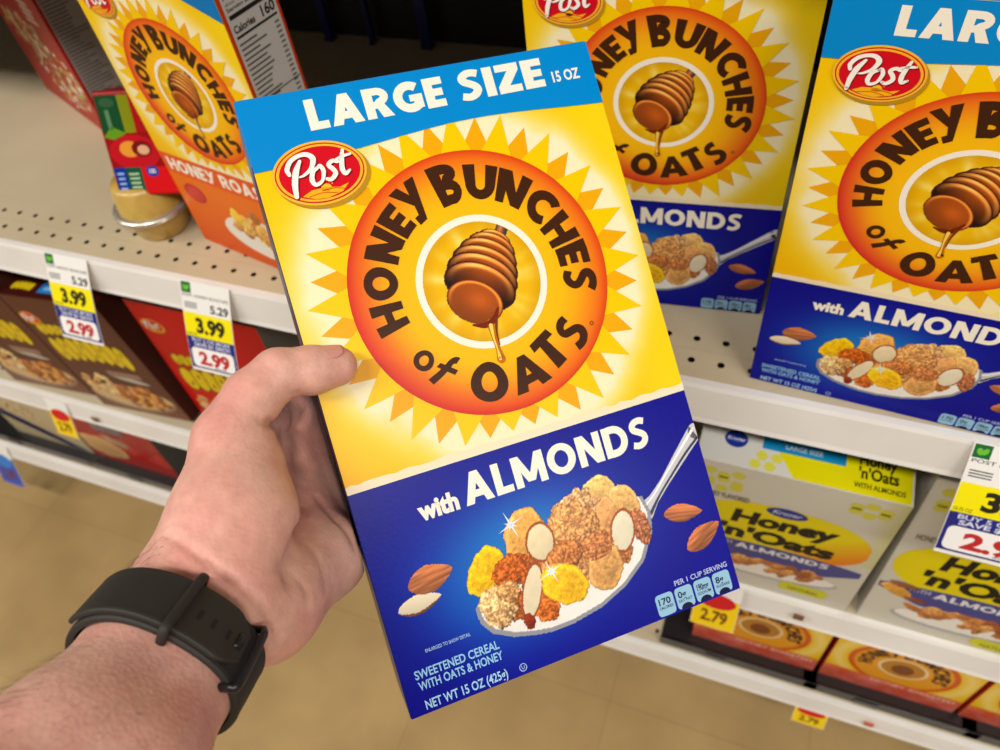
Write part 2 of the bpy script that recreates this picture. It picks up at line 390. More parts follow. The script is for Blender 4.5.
# heavy display capitals, drawn as strokes in a box of height 1
def _arc(cx, cy, rx, ry, a0, a1, n=14):
    return [(cx + rx * math.cos(math.radians(a0 + (a1 - a0) * i / n)), cy + ry * math.sin(math.radians(a0 + (a1 - a0) * i / n))) for i in range(n + 1)]
_BG = {}
def bold_glyph(ch, t=0.27):
    if (ch, t) in _BG: return _BG[(ch, t)]
    V = []; Fc = []; h = t / 2; e = t * 0.88 / 2; PC = []
    def pol(p): n = len(V); V.extend(p); Fc.append(tuple(range(n, n + len(p))))
    def quad(a, b, c, d): pol([a, b, c, d])
    def st(pts, th=t):
        P = np.array(pts, float); d = np.gradient(P, axis=0); d /= np.linalg.norm(d, axis=1)[:, None]
        nr = np.stack([-d[:, 1], d[:, 0]], 1) * th / 2; n = len(V); m = len(P)
        V.extend((P - nr).tolist()); V.extend((P + nr).tolist()); Fc.extend([(n + i, n + i + 1, n + m + i + 1, n + m + i) for i in range(m - 1)])
    def vb(x, y0=0, y1=1): quad((x - h, y0), (x + h, y0), (x + h, y1), (x - h, y1))
    def hb(x0, x1, y): quad((x0, y - e), (x1, y - e), (x1, y + e), (x0, y + e))
    if ch == 'H': w_ = .84; vb(h); vb(w_ - h); hb(t, w_ - t, .5)
    elif ch == 'E': w_ = .60; vb(h); hb(t, w_, e); hb(t, w_, 1 - e); hb(t, w_ * .94, .5)
    elif ch == 'L': w_ = .58; vb(h); hb(t, w_, e)
    elif ch == 'I': w_ = t; vb(h)
    elif ch == 'T': w_ = .72; vb(w_ / 2, 0, 1 - e); hb(0, w_, 1 - e)
    elif ch == 'N': w_ = .86; vb(h); vb(w_ - h); quad((t, .62), (t, .62), (0, 1), (0, 1)) if False else quad((0, 1), (w_ - t * 1.15, 0), (w_, 0), (t * 1.15, 1))
    elif ch == 'M': w_ = 1.08; vb(h); vb(w_ - h); quad((0, 1), (w_ / 2 - t * .5, .12), (w_ / 2 + t * .5, .12), (t * 1.05, 1)); quad((w_, 1), (w_ - t * 1.05, 1), (w_ / 2 - t * .5, .12), (w_ / 2 + t * .5, .12))
    elif ch == 'A': w_ = .94; quad((0, 0), (t * 1.05, 0), (w_ / 2 + t * .5, 1), (w_ / 2 - t * .5, 1)); quad((w_ - t * 1.05, 0), (w_, 0), (w_ / 2 + t * .5, 1), (w_ / 2 - t * .5, 1)); hb(.24, w_ - .24, .30)
    elif ch == 'Z': w_ = .68; hb(0, w_, e); hb(0, w_, 1 - e); quad((0, 2 * e), (t * 1.2, 2 * e * .98), (w_, 1 - 2 * e), (w_ - t * 1.2, 1 - 2 * e))
    elif ch == 'Y': w_ = .86; quad((0, 1), (w_ * .42 - .02, .42), (w_ * .42 + .24, .42), (t * 1.1, 1)); quad((w_ - t * 1.1, 1), (w_ * .18, .02), (w_ * .18 + t * .95, .02), (w_, 1)); quad((w_ * .02, -.02), (w_ * .46, -.02), (w_ * .56, .19), (w_ * .06, .19))
    elif ch == 'O' or ch == 'o':
        w_ = .98 if ch == 'O' else 1.0; n = 36; b = len(V)
        for i in range(n): a = 2 * PI * i / n; V.append((w_ / 2 + w_ / 2 * math.cos(a), .5 + .5 * math.sin(a)))
        for i in range(n): a = 2 * PI * i / n; V.append((w_ / 2 + (w_ / 2 - t * 1.02) * math.cos(a), .5 + (.5 - t * .9) * math.sin(a)))
        Fc.extend([(b + i, b + (i + 1) % n, b + n + (i + 1) % n, b + n + i) for i in range(n)])
    elif ch == 'U': w_ = .82; st([(h, 1), (h, .7)] + _arc(w_ / 2, w_ / 2 - .02, w_ / 2 - h, w_ / 2 - h - .02 + .02, 180, 360) + [(w_ - h, .7), (w_ - h, 1)])
    elif ch == 'C': w_ = .80; st(_arc(.52, .5, .52 - h, .5 - e, 50, 310, 20))
    elif ch == 'G': w_ = .88; st(_arc(.50, .5, .5 - h, .5 - e, 50, 318, 20)); quad((w_ - t, .10), (w_, .10), (w_, .54), (w_ - t, .54)); quad((.48, .34), (w_, .34), (w_, .56), (.48, .56))
    elif ch == 'S':
        w_ = .66; P = np.array([(.60, .85), (.44, .905), (.27, .885), (.155, .78), (.17, .645), (.33, .54), (.47, .44), (.51, .30), (.42, .16), (.25, .10), (.05, .155)]); Q = []
        PP = np.vstack([2 * P[0] - P[1], P, 2 * P[-1] - P[-2]])
        for i in range(len(P) - 1):
            for u in np.linspace(0, 1, 4, endpoint=False):
                a, b, c, d = PP[i:i + 4]; Q.append(0.5 * ((2 * b) + (-a + c) * u + (2 * a - 5 * b + 4 * c - d) * u * u + (-a + 3 * b - 3 * c + d) * u ** 3))
        Q.append(P[-1]); st(Q, t * .86)
    elif ch == 'D': w_ = .86; vb(h); st([(t * .8, 1 - e), (.36, 1 - e)] + _arc(.36, .5, w_ - .36 - h, .5 - e, 90, -90)[1:-1] + [(.36, e), (t * .8, e)], t * .95)
    elif ch == 'B':
        w_ = .76; vb(h); st([(t * .8, 1 - e), (.34, 1 - e)] + _arc(.36, .745, .20, .745 - .5 - e * .1 - .12 + .01, 90, -90, 10)[1:-1] + [(.34, .51), (t * .8, .51)], t * .84)
        st([(t * .8, .49), (.36, .49)] + _arc(.38, .295, w_ - .38 - h, .185, 90, -90, 10)[1:-1] + [(.36, e), (t * .8, e)], t * .86)
    elif ch == 'R':
        w_ = .80; vb(h); st([(t * .8, 1 - e), (.36, 1 - e)] + _arc(.38, .695, w_ - .40 - h, .185, 90, -90, 10)[1:-1] + [(.36, .43), (t * .8, .43)], t * .86)
        quad((w_ - t * 1.15, 0), (w_ + .02, 0), (.58, .46), (.30, .46))
    elif ch == 'f':
        w_ = .80; st([(.20, 0), (.30, .35), (.38, .66)] + _arc(.56, .66, .18, .22, 165, 70, 6), t * .78); quad((.06, .46), (.72, .46), (.75, .62), (.09, .62))
    v = np.array(V); pc = np.zeros(len(V)); k = 0; last = -1
    for fc in Fc:      # overlapping strokes of one letter lie a few thousandths of a millimetre apart
        if min(fc) > last and min(fc) not in range(0, last + 1): k += 1
        pc[list(fc)] = np.where(pc[list(fc)] == 0, k, pc[list(fc)]); last = max(last, max(fc))
    v = np.column_stack([v, pc])
    # all faces the same way round
    F2 = []
    for f in Fc:
        p = v[list(f), :2]; ar = sum(p[i - 1][0] * p[i][1] - p[i][0] * p[i - 1][1] for i in range(len(p))); F2.append(f if ar > 0 else f[::-1])
    _BG[(ch, t)] = (v, F2, w_); return _BG[(ch, t)]
def bold_text(p, body, x0, x1, base, h, layer, col, t=0.27, gap=0.09, space=0.34):
    x = 0; items = []
    for ch in body:
        if ch == ' ': x += space; continue
        v, f, w_ = bold_glyph(ch, t); items.append((v, f, x)); x += w_ + gap
    k = (x1 - x0) / (x - gap)
    for v, f, xo in items: p.put(np.stack([x0 + (v[:, 0] + xo) * k, base + v[:, 1] * h], 1), f, layer + v[:, 2] * 0.05, col)
def bold_arc(p, ch, cx, cy, r0, r1, ang, wid, layer, col, flip=False, shear=0, t=0.28):
    v, f, w_ = bold_glyph(ch, t); x = (v[:, 0] / w_ - 0.5) * wid + (v[:, 1] - 0.5) * shear; y = v[:, 1]; rm = (r0 + r1) / 2
    if not flip: r = r0 + y * (r1 - r0); a = math.radians(ang) - x / rm
    else: r = r1 - y * (r1 - r0); a = math.radians(ang) + x / rm
    p.put(np.stack([cx + r * np.cos(a), cy + r * np.sin(a)], 1), f, layer + v[:, 2] * 0.05, col)

# ------------------------------------------------------------------ honey almond cereal box (all measures in cm on the face)
BW, BH, BD = 19.3, 31.8, 5.8
CX, CY = 9.75, 20.25
BROWN = (66, 34, 16); CREAM = (250, 244, 226)
def base_art(x0, x1, y0, y1, blue_top, warm=(250, 202, 4)):
    A = Art(x0, y0, x1, y1, 0.12, warm)
    X, Y = A.X, A.Y; R = np.hypot(X - CX, Y - CY)
    n = fbm(X * 0.55, Y * 0.55, 3, 4)
    # printed cream glow around the sun
    A.mix(np.clip(np.exp(-((R - 7.9) / 1.75) ** 2) * 1.2 * (0.55 + 0.9 * n), 0, 0.97), (250, 240, 200))
    A.mix(np.clip((R - 9.6) / 3.0, 0, 1) * np.clip((18 - Y) / 6, 0, 1) * 0.75, (250, 182, 8))
    A.mix(np.clip((X - 15.8) / 2.5, 0, 1) * np.clip((R - 9.0) / 2, 0, 1), (250, 214, 20))
    return A
def blue_art(x1, top, warm=None):
    A = Art(0, 0, x1, top, 0.16, (3, 4, 140))
    X, Y = A.X, A.Y
    A.mix(0.95 * np.exp(-(((X - 8.2) / 5.2) ** 2 + ((Y - 6.2) / 3.3) ** 2)), (20, 140, 215))
    A.mix(0.6 * np.exp(-(((X - 6.5) / 4.0) ** 2 + ((Y - 4.3) / 3.0) ** 2)), (15, 120, 210))
    A.mix(0.3 * np.clip((X - 12) / 7, 0, 1), (40, 36, 150))
    return A
def sunburst(p, layer):
    for k in range(40):
        a = 2 * PI * (k + 0.5) / 40; da = 2 * PI / 40 * 0.80
        r = 9.1 if k % 2 else 8.8
        if math.sin(a) < -0.3: r = min(r, 8.0 / -math.sin(a))
        c = (250, 204, 0) if k % 2 else (242, 172, 8)
        p.poly([(CX + 6.9 * math.cos(a - da), CY + 6.9 * math.sin(a - da)), (CX + r * math.cos(a), CY + r * math.sin(a)), (CX + 6.9 * math.cos(a + da), CY + 6.9 * math.sin(a + da))], layer + k % 2, c)
def disc(p, layer):
    n = 96; rr = [3.0, 4.4, 5.3, 6.0, 6.5, 6.85, 7.02]
    cc = [(252, 196, 14), (251, 188, 14), (248, 168, 18), (243, 140, 22), (237, 116, 24), (228, 84, 24), (214, 66, 22)]
    xy = []; co = []
    for r, c in zip(rr, cc):
        for k in range(n):
            a = 2 * PI * k / n; xy.append((CX + r * math.cos(a), CY + r * math.sin(a)))
            # the print is redder towards the lower left of the sun
            q = max(0, math.cos(a - math.radians(215))) * max(0, (r - 5.0) / 2.0)
            co.append([c[0] * (1 - 0.05 * q) + 0, c[1] * (1 - 0.38 * q), c[2] + 18 * q])
    f = [(i * n + k, (i + 1) * n + k, (i + 1) * n + (k + 1) % n, i * n + (k + 1) % n) for i in range(len(rr) - 1) for k in range(n)]
    p.put(xy, f, layer, co)
LET = [('H', -173, 1.45, 4.45, 6.15), ('O', 167.6, 1.7, 4.45, 6.2), ('N', 147, 1.6, 4.5, 6.25), ('E', 131.2, 1.1, 4.45, 6.25), ('Y', 116.2, 1.4, 4.35, 6.5), ('B', 94.6, 1.5, 4.3, 6.5),
       ('U', 75.2, 1.66, 4.4, 6.25), ('N', 56.2, 1.68, 4.4, 6.25), ('C', 37, 1.45, 4.4, 6.25), ('H', 18.6, 1.5, 4.3, 6.1), ('E', 2.6, 1.15, 4.4, 6.2), ('S', -12.5, 1.2, 4.5, 6.35)]
LET2 = [('o', -142.5, 1.05, 4.7, 5.8), ('f', -128.5, 1.25, 4.2, 6.0), ('O', -102.5, 2.0, 4.25, 6.35), ('A', -79, 1.85, 4.4, 6.3), ('T', -60.5, 1.6, 4.2, 6.15), ('S', -43.5, 1.25, 4.6, 6.5)]
def sun_letters(p, layer):
    for ch, a, wd, r0, r1 in LET: bold_arc(p, ch, CX, CY, r0, r1, a, wd, layer, BROWN)
    for ch, a, wd, r0, r1 in LET2: bold_arc(p, ch, CX, CY, r0, r1, a, wd, layer, BROWN, flip=True, shear=0.25 if ch == 'f' else 0, t=0.27)
    p.ring(15.0, 16.6, 0.07, 0.12, layer, (120, 60, 20), n=12)
def honey_art():
    A = Art(CX - 3.25, CY - 3.25, CX + 3.25, CY + 3.25, 0.045, (236, 178, 6))
    X, Y = A.X, A.Y; R = np.hypot(X - CX, Y - CY); th = np.arctan2(Y - CY + 0.2, X - CX - 0.1)
    ray = (0.5 + 0.5 * np.cos(th * 13 + 1.0)) ** 3 * 0.6 + (0.5 + 0.5 * np.cos(th * 7 - 0.6)) ** 6
    A.mix(np.clip(1 - R / 3.3, 0, 1) * 0.5, (255, 232, 60)); A.mix(ray * 0.75 * np.clip(R / 2.5, 0, 1) * np.clip(1.25 - R / 3.2, 0, 1), (255, 246, 170))
    A.mix(0.35 * np.clip((R - 2.5) / 0.8, 0, 1), (190, 130, 0))
    ax = np.array((0.55, 0.835)); pp = np.array((0.835, -0.55))
    def local(c): return (X - c[0]) * pp[0] + (Y - c[1]) * pp[1], (X - c[0]) * ax[0] + (Y - c[1]) * ax[1]
    u, v = local((11.2, 22.2)); m = (np.abs(u) < 0.33) & (v > -0.6); c = np.array((190, 115, 50.))[None, None] * (1.15 - 0.9 * np.abs(u / 0.33 + 0.2))[..., None]; A.paint(m, np.clip(c, 60, 255))
    rings = [((10.95, 22.15), 0.95, 0.62), ((10.72, 21.85), 1.32, 0.78), ((10.42, 21.45), 1.62, 0.92), ((10.12, 21.0), 1.84, 1.02), ((9.83, 20.52), 1.98, 1.15), ((9.55, 20.02), 2.0, 1.22)]
    for k, (c0, a, b) in enumerate(rings):
        u, v = local(c0); q = np.sqrt((u / a) ** 2 + (v / b) ** 2); m = q < 1
        up = v / b; hl = np.exp(-((q - 0.86) / 0.10) ** 2) * np.clip(up + 0.25, 0, 1)
        rgb = np.array((168, 78, 20.))[None, None] * (0.42 + 0.62 * np.clip(up, -1, 1) + 0.15 * np.exp(-(u / a * 2) ** 2))[..., None]
        rgb = rgb + np.array((120, 110, 70.))[None, None] * (hl * (0.75 + 0.5 * np.exp(-((u / a + 0.35) * 2.2) ** 2)))[..., None]
        dark = np.clip((q - 0.93) / 0.03, 0, 1)[..., None]; rgb = rgb * (1 - dark) + np.array((60, 20, 6.)) * dark
        A.paint(m, np.clip(rgb, 20, 255))
    u, v = local((9.05, 19.30)); q = np.sqrt((u / 1.55) ** 2 + (v / 1.12) ** 2); m = q < 1
    rgb = np.array((172, 80, 22.))[None, None] * (0.9 + 0.25 * np.exp(-(((u - 0.2) / 0.7) ** 2 + ((v - 0.1) / 0.5) ** 2)) + 0.12 * (v / 1.1))[..., None]
    rgb = rgb + np.array((90, 80, 40.)) * (np.exp(-((q - 0.9) / 0.06) ** 2) * np.clip(v + 0.6, 0, 1))[..., None]
    dark = np.clip((q - 0.95) / 0.04, 0, 1)[..., None]; rgb = rgb * (1 - dark) + np.array((84, 24, 8.)) * dark
    A.paint(m, np.clip(rgb, 20, 255))
    A.mask = R < 3.2
    return A
def drip(p, layer):
    p.stroke([(8.6, 18.15), (9.2, 17.98), (9.75, 18.15), (10.15, 18.7)], [0.1, 0.3, 0.34, 0.1], layer, (120, 34, 10))
    p.stroke([(9.55, 18.0), (9.52, 17.3), (9.55, 16.6), (9.56, 16.05)], [0.50, 0.30, 0.26, 0.46], layer, (196, 110, 10))
    p.stroke([(9.50, 17.9), (9.47, 17.2), (9.50, 16.6), (9.50, 16.1)], [0.22, 0.10, 0.08, 0.20], layer + 1, (250, 214, 90))
    p.stroke([(9.90, 18.2), (9.72, 17.5), (9.68, 16.8)], [0.16, 0.10, 0.05], layer + 1, (120, 50, 10))
def badge(p, cx, cy, layer, k=1.0):
    def T(q): return [(cx + (a - 3.15) * k, cy + (b - 27.52) * k) for a, b in q]
    p.ell(cx + 0.12 * k, cy - 0.16 * k, 2.40 * k, 1.66 * k, layer, (190, 140, 30))
    p.ell(cx, cy, 2.36 * k, 1.62 * k, layer + 1, (250, 190, 60))
    p.ell(cx, cy, 2.24 * k, 1.51 * k, layer + 2, (206, 40, 20))
    p.ell(cx, cy, 2.17 * k, 1.44 * k, layer + 3, (250, 186, 50))
    p.ell(cx, cy, 2.03 * k, 1.33 * k, layer + 4, (214, 12, 34))
    f = [[2.0, 26.5], [2.5, 26.72], [3.2, 26.75], [3.9, 26.62], [4.4, 26.75], [4.0, 26.38], [3.2, 26.2], [2.6, 26.25]]
    p.poly(T(f), layer + 5, (250, 180, 30))
    p.ell(cx + 0.10 * k, cy - 0.80 * k, 0.26 * k, 0.20 * k, layer + 5, (252, 196, 40), n=16)
    for i in range(5):
        a = math.radians(30 + 30 * i); p.ell(cx + (0.10 + 0.38 * math.cos(a)) * k, cy + (-0.80 + 0.32 * math.sin(a)) * k, 0.035 * k, 0.035 * k, layer + 5, (252, 190, 40), n=8)
    p.stroke(T([(2.3, 26.42), (3.0, 26.5), (3.7, 26.36)]), 0.035 * k, layer + 6, (206, 60, 20)); p.stroke(T([(3.0, 26.6), (3.6, 26.62), (4.1, 26.5)]), 0.035 * k, layer + 6, (206, 60, 20))
    def sc(q, wd):
        wd = [x * k for x in wd]
        p.stroke([(a + 0.05 * k, b - 0.06 * k) for a, b in T(q)], wd, layer + 6, (130, 0, 20)); p.stroke(T(q), wd, layer + 7, (255, 250, 240))
    sc([[1.65, 27.69], [1.61, 27.97], [1.89, 28.35], [2.34, 28.54], [2.75, 28.52], [2.98, 28.25], [2.76, 27.8], [2.36, 27.54], [2.1, 27.48]], [.20, .24, .22, .2, .24, .30, .2, .14, .08])
    sc([[2.32, 28.26], [2.0, 27.77], [1.78, 27.14], [1.70, 26.55]], [.16, .30, .30, .22])
    sc([[3.1, 27.79], [2.8, 27.6], [2.66, 27.2], [2.79, 26.95], [3.14, 27.09], [3.33, 27.55], [3.23, 27.83], [3.1, 27.79]], [.16, .22, .26, .2, .16, .22, .22, .16])
    sc([[4.12, 27.90], [3.88, 27.97], [3.65, 27.8], [3.82, 27.55], [3.88, 27.31], [3.6, 27.07], [3.4, 27.13]], [.2, .2, .22, .24, .24, .2, .18])
    sc([[4.53, 28.41], [4.37, 27.97], [4.27, 27.49], [4.36, 27.22], [4.62, 27.35]], [.16, .24, .26, .22, .12])
    sc([[4.11, 28.02], [4.48, 28.11], [4.86, 28.15]], [.12, .16, .12])
def spoon_art():
    A = Art(4.3, 1.3, 15.6, 8.9, 0.05, (8, 8, 138), blank=True)
    X, Y = A.X, A.Y
    bowl = [(4.55, 4.1), (4.62, 3.3), (5.1, 2.6), (6.1, 2.05), (7.3, 1.72), (8.3, 1.55), (9.6, 1.6), (11.2, 1.85), (12.8, 2.45), (14.2, 3.4), (15.1, 4.7), (15.35, 5.8), (15.1, 6.8), (13.5, 7.2), (9, 6.5), (5.5, 5.2)]
    A.paint(A.inpoly(bowl), A.img * 0 + np.array((150, 150, 158.)))
    c = np.array((10.0, 4.5)); milk = [tuple(c + (np.array(q) - c) * 0.955 + np.array((0, 0.12))) for q in bowl]
    t = (236 + 14 * fbm(X, Y, 5))[..., None] * np.array((1.0, 0.985, 0.95)); A.paint(A.inpoly(milk), np.clip(t, 0, 255))
    def B(cx, cy, a, b_, *r): A.blob(cx, cy, a * 1.10, b_ * 1.10, *r)
    for i, (x, y, s_) in enumerate(((9.7, 5.8, 1.0), (10.9, 4.4, 0.9), (8.0, 5.0, 0.9), (13.0, 4.4, 0.8), (9.0, 4.6, 0.9), (6.6, 3.6, 0.8), (12.0, 5.9, 0.9), (13.9, 6.0, 0.7))): B(x, y, s_, s_ * 0.85, 20 * i, ((188, 118, 62), (214, 150, 88), (176, 96, 46))[i % 3], 'cluster', 30 + i)
    B(12.72, 7.85, 0.95, 0.70, 10, (236, 190, 110), 'flake', 1); B(13.95, 6.75, 0.78, 1.0, 15, (228, 176, 104), 'flake', 2)
    B(14.50, 5.2, 0.50, 0.95, 10, (176, 108, 70), 'cluster', 3); B(12.75, 6.5, 0.72, 0.9, 0, (222, 160, 96), 'flake', 4)
    B(11.1, 7.25, 1.35, 0.9, 10, (222, 166, 112), 'cluster', 5); B(10.7, 6.3, 1.45, 1.35, 0, (210, 146, 86), 'cluster', 6)
    B(5.70, 5.75, 0.85, 1.30, -35, (244, 188, 18), 'flake', 7); B(8.15, 6.9, 1.0, 1.35, -20, (228, 166, 80), 'flake', 8)
    B(8.85, 6.25, 0.75, 0.98, -10, (238, 220, 176), 'slice', 9, 0.03); B(6.98, 5.4, 1.05, 0.75, 15, (190, 92, 26), 'cluster', 10)
    B(13.45, 5.35, 0.66, 1.10, -18, (236, 226, 196), 'slice', 11, 0.03); B(11.95, 3.85, 0.95, 1.15, -25, (212, 156, 88), 'flake', 12)
    B(11.70, 5.05, 1.0, 0.62, 0, (202, 126, 72), 'cluster', 13); B(10.0, 5.1, 0.9, 0.8, 0, (190, 116, 60), 'cluster', 17)
    B(8.20, 2.95, 0.62, 0.78, 20, (204, 104, 36), 'cluster', 14); B(5.75, 3.85, 0.85, 1.0, 0, (232, 182, 122), 'cluster', 15); B(6.5, 4.4, 0.6, 0.5, 0, (216, 156, 96), 'cluster', 18)
    B(7.72, 3.95, 0.50, 1.45, -24, (238, 222, 186), 'slice', 16, 0.03); B(9.55, 3.75, 0.9, 1.25, 55, (246, 186, 26), 'flake', 19)
    B(7.15, 2.55, 0.28, 0.4, 0, (150, 50, 20), 'almond', 21)
    return A
def star(p, x, y, r, layer):
    for k in range(8):
        a = 2 * PI * k / 8 + 0.3; q = r if k % 2 == 0 else r * 0.5
        p.poly([(x + 0.06 * math.cos(a - 1.57), y + 0.06 * math.sin(a - 1.57)), (x + q * math.cos(a), y + q * math.sin(a)), (x + 0.06 * math.cos(a + 1.57), y + 0.06 * math.sin(a + 1.57))], layer, (235, 245, 255))
def almond_art(cx, cy, a, b, rot, seed, half=False):
    A = Art(cx - a - 0.3, cy - a - 0.2, cx + a + 0.3, cy + a + 0.2, 0.05, blank=True)
    r = math.radians(rot); X = A.X - cx; Y = A.Y - cy
    u = (X * math.cos(r) + Y * math.sin(r)) / a; v = (-X * math.sin(r) + Y * math.cos(r)) / b
    wv = np.clip(1 - np.abs(u) ** 1.6, 0, 1) ** 0.62 * (1.0 - 0.22 * u); m = (np.abs(u) < 1) & (np.abs(v) < wv)
    n = vnoise(u * 1.4 + 3, v * 7, seed); t = 0.86 + 0.2 * v + 0.4 * (n - 0.5)
    c = np.array((214, 128, 78.))[None, None] * t[..., None]
    if half:
        inn = np.abs(v - 0.12) < wv * 0.78; c = np.where(inn[..., None], np.array((244, 228, 196.)) * (0.95 + 0.08 * v[..., None]), c * 0.75)
    A.paint(m, np.clip(c, 0, 255)); return A
def nutrition_icons(p, layer):
    for i, (big, sm) in enumerate((('170', 'CALORIES'), ('0g', 'SAT FAT'), ('190mg', 'SODIUM'), ('8g', 'SUGARS'))):
        x = 14.15 + 1.20 * i; y = 0.14
        p.rect(x, y, x + 1.08, y + 1.2, layer, (150, 196, 222), r=0.22)
        p.text(big, x + 0.16, x + 0.16 + (0.72 if i in (0, 2) else 0.5), y + 0.62, 0.34, layer + 1, (16, 20, 70), 0.02)
        p.text(sm, x + 0.12, x + 0.96, y + 0.38, 0.15, layer + 1, (16, 20, 70), 0.01)
        if i: p.poly([(x + 0.54 + 0.36 * math.cos(a), y + 0.28 * math.sin(a)) for a in np.linspace(0, PI, 12)], layer + 1, (20, 24, 60))
    p.text('PER 1 CUP SERVING', 15.5, 18.85, 1.48, 0.27, layer, (190, 205, 235), 0.01)

ORANGE = (226, 84, 20)
def honey_box(name, label, flavour='almond', group=None, W=BW, H=BH, D=BD, with_dent=False):
    t = thing(name, label, 'cereal box', group=group)
    st = 11.6 if flavour == 'almond' else 12.0
    low = (10, 10, 110) if flavour == 'almond' else ORANGE
    side = (26, 20, 70) if flavour == 'almond' else (196, 62, 18)
    cb = box_mesh('carton', -W / 200, W / 200, 0, D / 100, 0.0, H / 100, t, M_PRINT, bev=0.0009, cols=[low if flavour == 'almond' else side, side, (0, 120, 190) if flavour == 'almond' else side], cuts=(st / 100, 0.285))
    # top flaps
    merge('top_flap', [(-W / 200 + 0.001, W / 200 - 0.001, 0.001, D / 200 + 0.008, H / 100, H / 100 + 0.0006)], mat('flap_card', (0, 120, 190), 0.4) if 'flap_card' not in bpy.data.materials else bpy.data.materials['flap_card'], t)
    # front print: sunny upper panel
    p = PM(W); p.art(base_art(0.04, W - 0.04, st, H - 0.04, st), 0); p.build('sunny_panel', t)
    p = PM(W); sunburst(p, 1); p.build('sunburst', t)
    e = PM(W); disc(e, 3); e.ring(CX, CY, 3.18, 3.55, 4, CREAM); em = e.build('sun_emblem', t)
    q = PM(W); sun_letters(q, 5); q.build('lettering', em)
    q = PM(W); q.art(honey_art(), 4); drip(q, 6); q.build('honey_dipper', em)
    if flavour == 'almond':
        b = PM(W); xs = np.linspace(0.04, W - 0.04, 40); yb = 28.08 + 0.68 * np.sin(np.clip((xs - 0.0) / 19.3, 0, 1) * PI * 1.0 + 0.1) ** 1.0 * 1.0
        yb = 28.10 + 0.66 * np.exp(-((xs - 11.5) / 6.5) ** 2)
        b.put(np.vstack([np.stack([xs, yb], 1), np.stack([xs, np.full(40, H - 0.04)], 1)]), [(i, i + 1, 41 + i, 40 + i) for i in range(39)], 4, (0, 138, 214))
        bo = b.build('size_banner', t)
        q = PM(W); bold_text(q, 'LARGE', 3.3, 10.55, 29.68, 1.58, 5, CREAM, 0.28); bold_text(q, 'SIZE', 11.4, 16.25, 29.72, 1.58, 5, CREAM, 0.28)
        q.build('lettering', bo); q = PM(W); q.text('15 OZ', 16.72, 18.35, 29.85, 0.55, 5, CREAM, 0.03); q.build('weight_text', bo)
        q = PM(W); badge(q, 3.15, 27.52, 6); q.build('brand_badge', t)
        f = PM(W); f.art(blue_art_cut(W, st), 1)
        xs = np.linspace(0.04, W - 0.04, 60); yt = st + 0.42 + 0.16 * np.array([vnoise(np.array([x * 3.0]), np.array([0.5]))[0] - 0.5 for x in xs])
        f.put(np.vstack([np.stack([xs, np.full(60, st)], 1), np.stack([xs, yt], 1)]), [(i, i + 1, 61 + i, 60 + i) for i in range(59)], 2, (244, 230, 196))
        fo = f.build('flavour_panel', t)
        q = PM(W); q.text('with', 3.15, 5.3, 9.30, 0.88, 2, CREAM, 0.05); bold_text(q, 'ALMONDS', 5.65, 16.45, 9.25, 1.66, 2, CREAM, 0.25)
        q.build('lettering', fo); q = PM(W)
        q.text('ENLARGED TO SHOW DETAIL', 1.6, 4.0, 2.93, 0.17, 2, (170, 200, 235), 0.01)
        q.text('SWEETENED CEREAL', 0.75, 5.25, 1.80, 0.42, 2, (150, 205, 240), 0.02); q.text('WITH OATS & HONEY', 0.8, 5.3, 1.22, 0.42, 2, (150, 205, 240), 0.02)
        q.text('NET WT 15 OZ (425g)', 0.88, 5.28, 0.24, 0.44, 2, (170, 215, 245), 0.02)
        q.ring(6.15, 0.42, 0.17, 0.21, 2, (170, 200, 235), n=20); q.text('U', 6.07, 6.23, 0.33, 0.18, 2, (170, 200, 235), 0.01)
        q.build('small_print', fo); q = PM(W); nutrition_icons(q, 2); q.build('nutrition_icons', fo)
        q = PM(W)
        q.stroke([(15.0, 5.9), (15.7, 6.4), (16.6, 7.1), (17.8, 8.1), (19.2, 9.25)], [1.1, 0.62, 0.55, 0.72, 0.9], 3, (205, 206, 212))
        q.stroke([(15.3, 5.7), (16.1, 6.5), (17.2, 7.4), (18.3, 8.25), (19.2, 8.85)], [0.2, 0.12, 0.12, 0.14, 0.14], 4, (70, 70, 92))
        q.stroke([(15.1, 6.2), (15.8, 6.65), (16.8, 7.5), (18.0, 8.5), (19.1, 9.4)], [0.12, 0.1, 0.1, 0.14, 0.16], 4, (250, 250, 252))
        q.art(spoon_art(), 4); star(q, 7.58, 7.62, 0.8, 5); star(q, 9.0, 4.6, 0.7, 5)
        q.build('spoon_picture', fo)
        for nm, ar in (('almond_picture', almond_art(2.85, 6.4, 1.25, 0.72, 8, 3)), ('almond_picture', almond_art(2.0, 5.35, 1.2, 0.52, 4, 5, True)), ('almond_picture', almond_art(17.15, 5.15, 1.2, 0.52, -12, 7)), ('almond_picture', almond_art(17.95, 3.55, 1.25, 0.62, 22, 9))):
            q = PM(W); q.art(ar, 3); q.build(nm, fo)
    else:
        bl = PM(W); bl.poly([(8.5, H - 0.04), (W - 0.04, H - 3.4), (W - 0.04, H - 0.04)], 4, (0, 120, 190)); bl.build('corner_banner', t)
        q = PM(W); badge(q, 3.15, 28.1, 6); q.build('brand_badge', t)
        f = PM(W); A = Art(0.04, 0.04, W - 0.04, st, 0.16, (238, 120, 28)); A.mix(np.clip((8 - A.Y) / 8, 0, 1) * 0.8, (212, 74, 18)); f.art(A, 1)
        f.rect(0.04, st - 2.5, W - 0.04, st - 0.02, 2, (232, 92, 26)); fo = f.build('flavour_panel', t)
        q = PM(W); bold_text(q, 'HONEY ROASTED', 0.9, 18.4, st - 2.05, 1.6, 3, CREAM, 0.25); q.build('lettering', fo)
        q = PM(W); A = Art(5.5, 1.2, 18.8, 8.8, 0.08, blank=True)
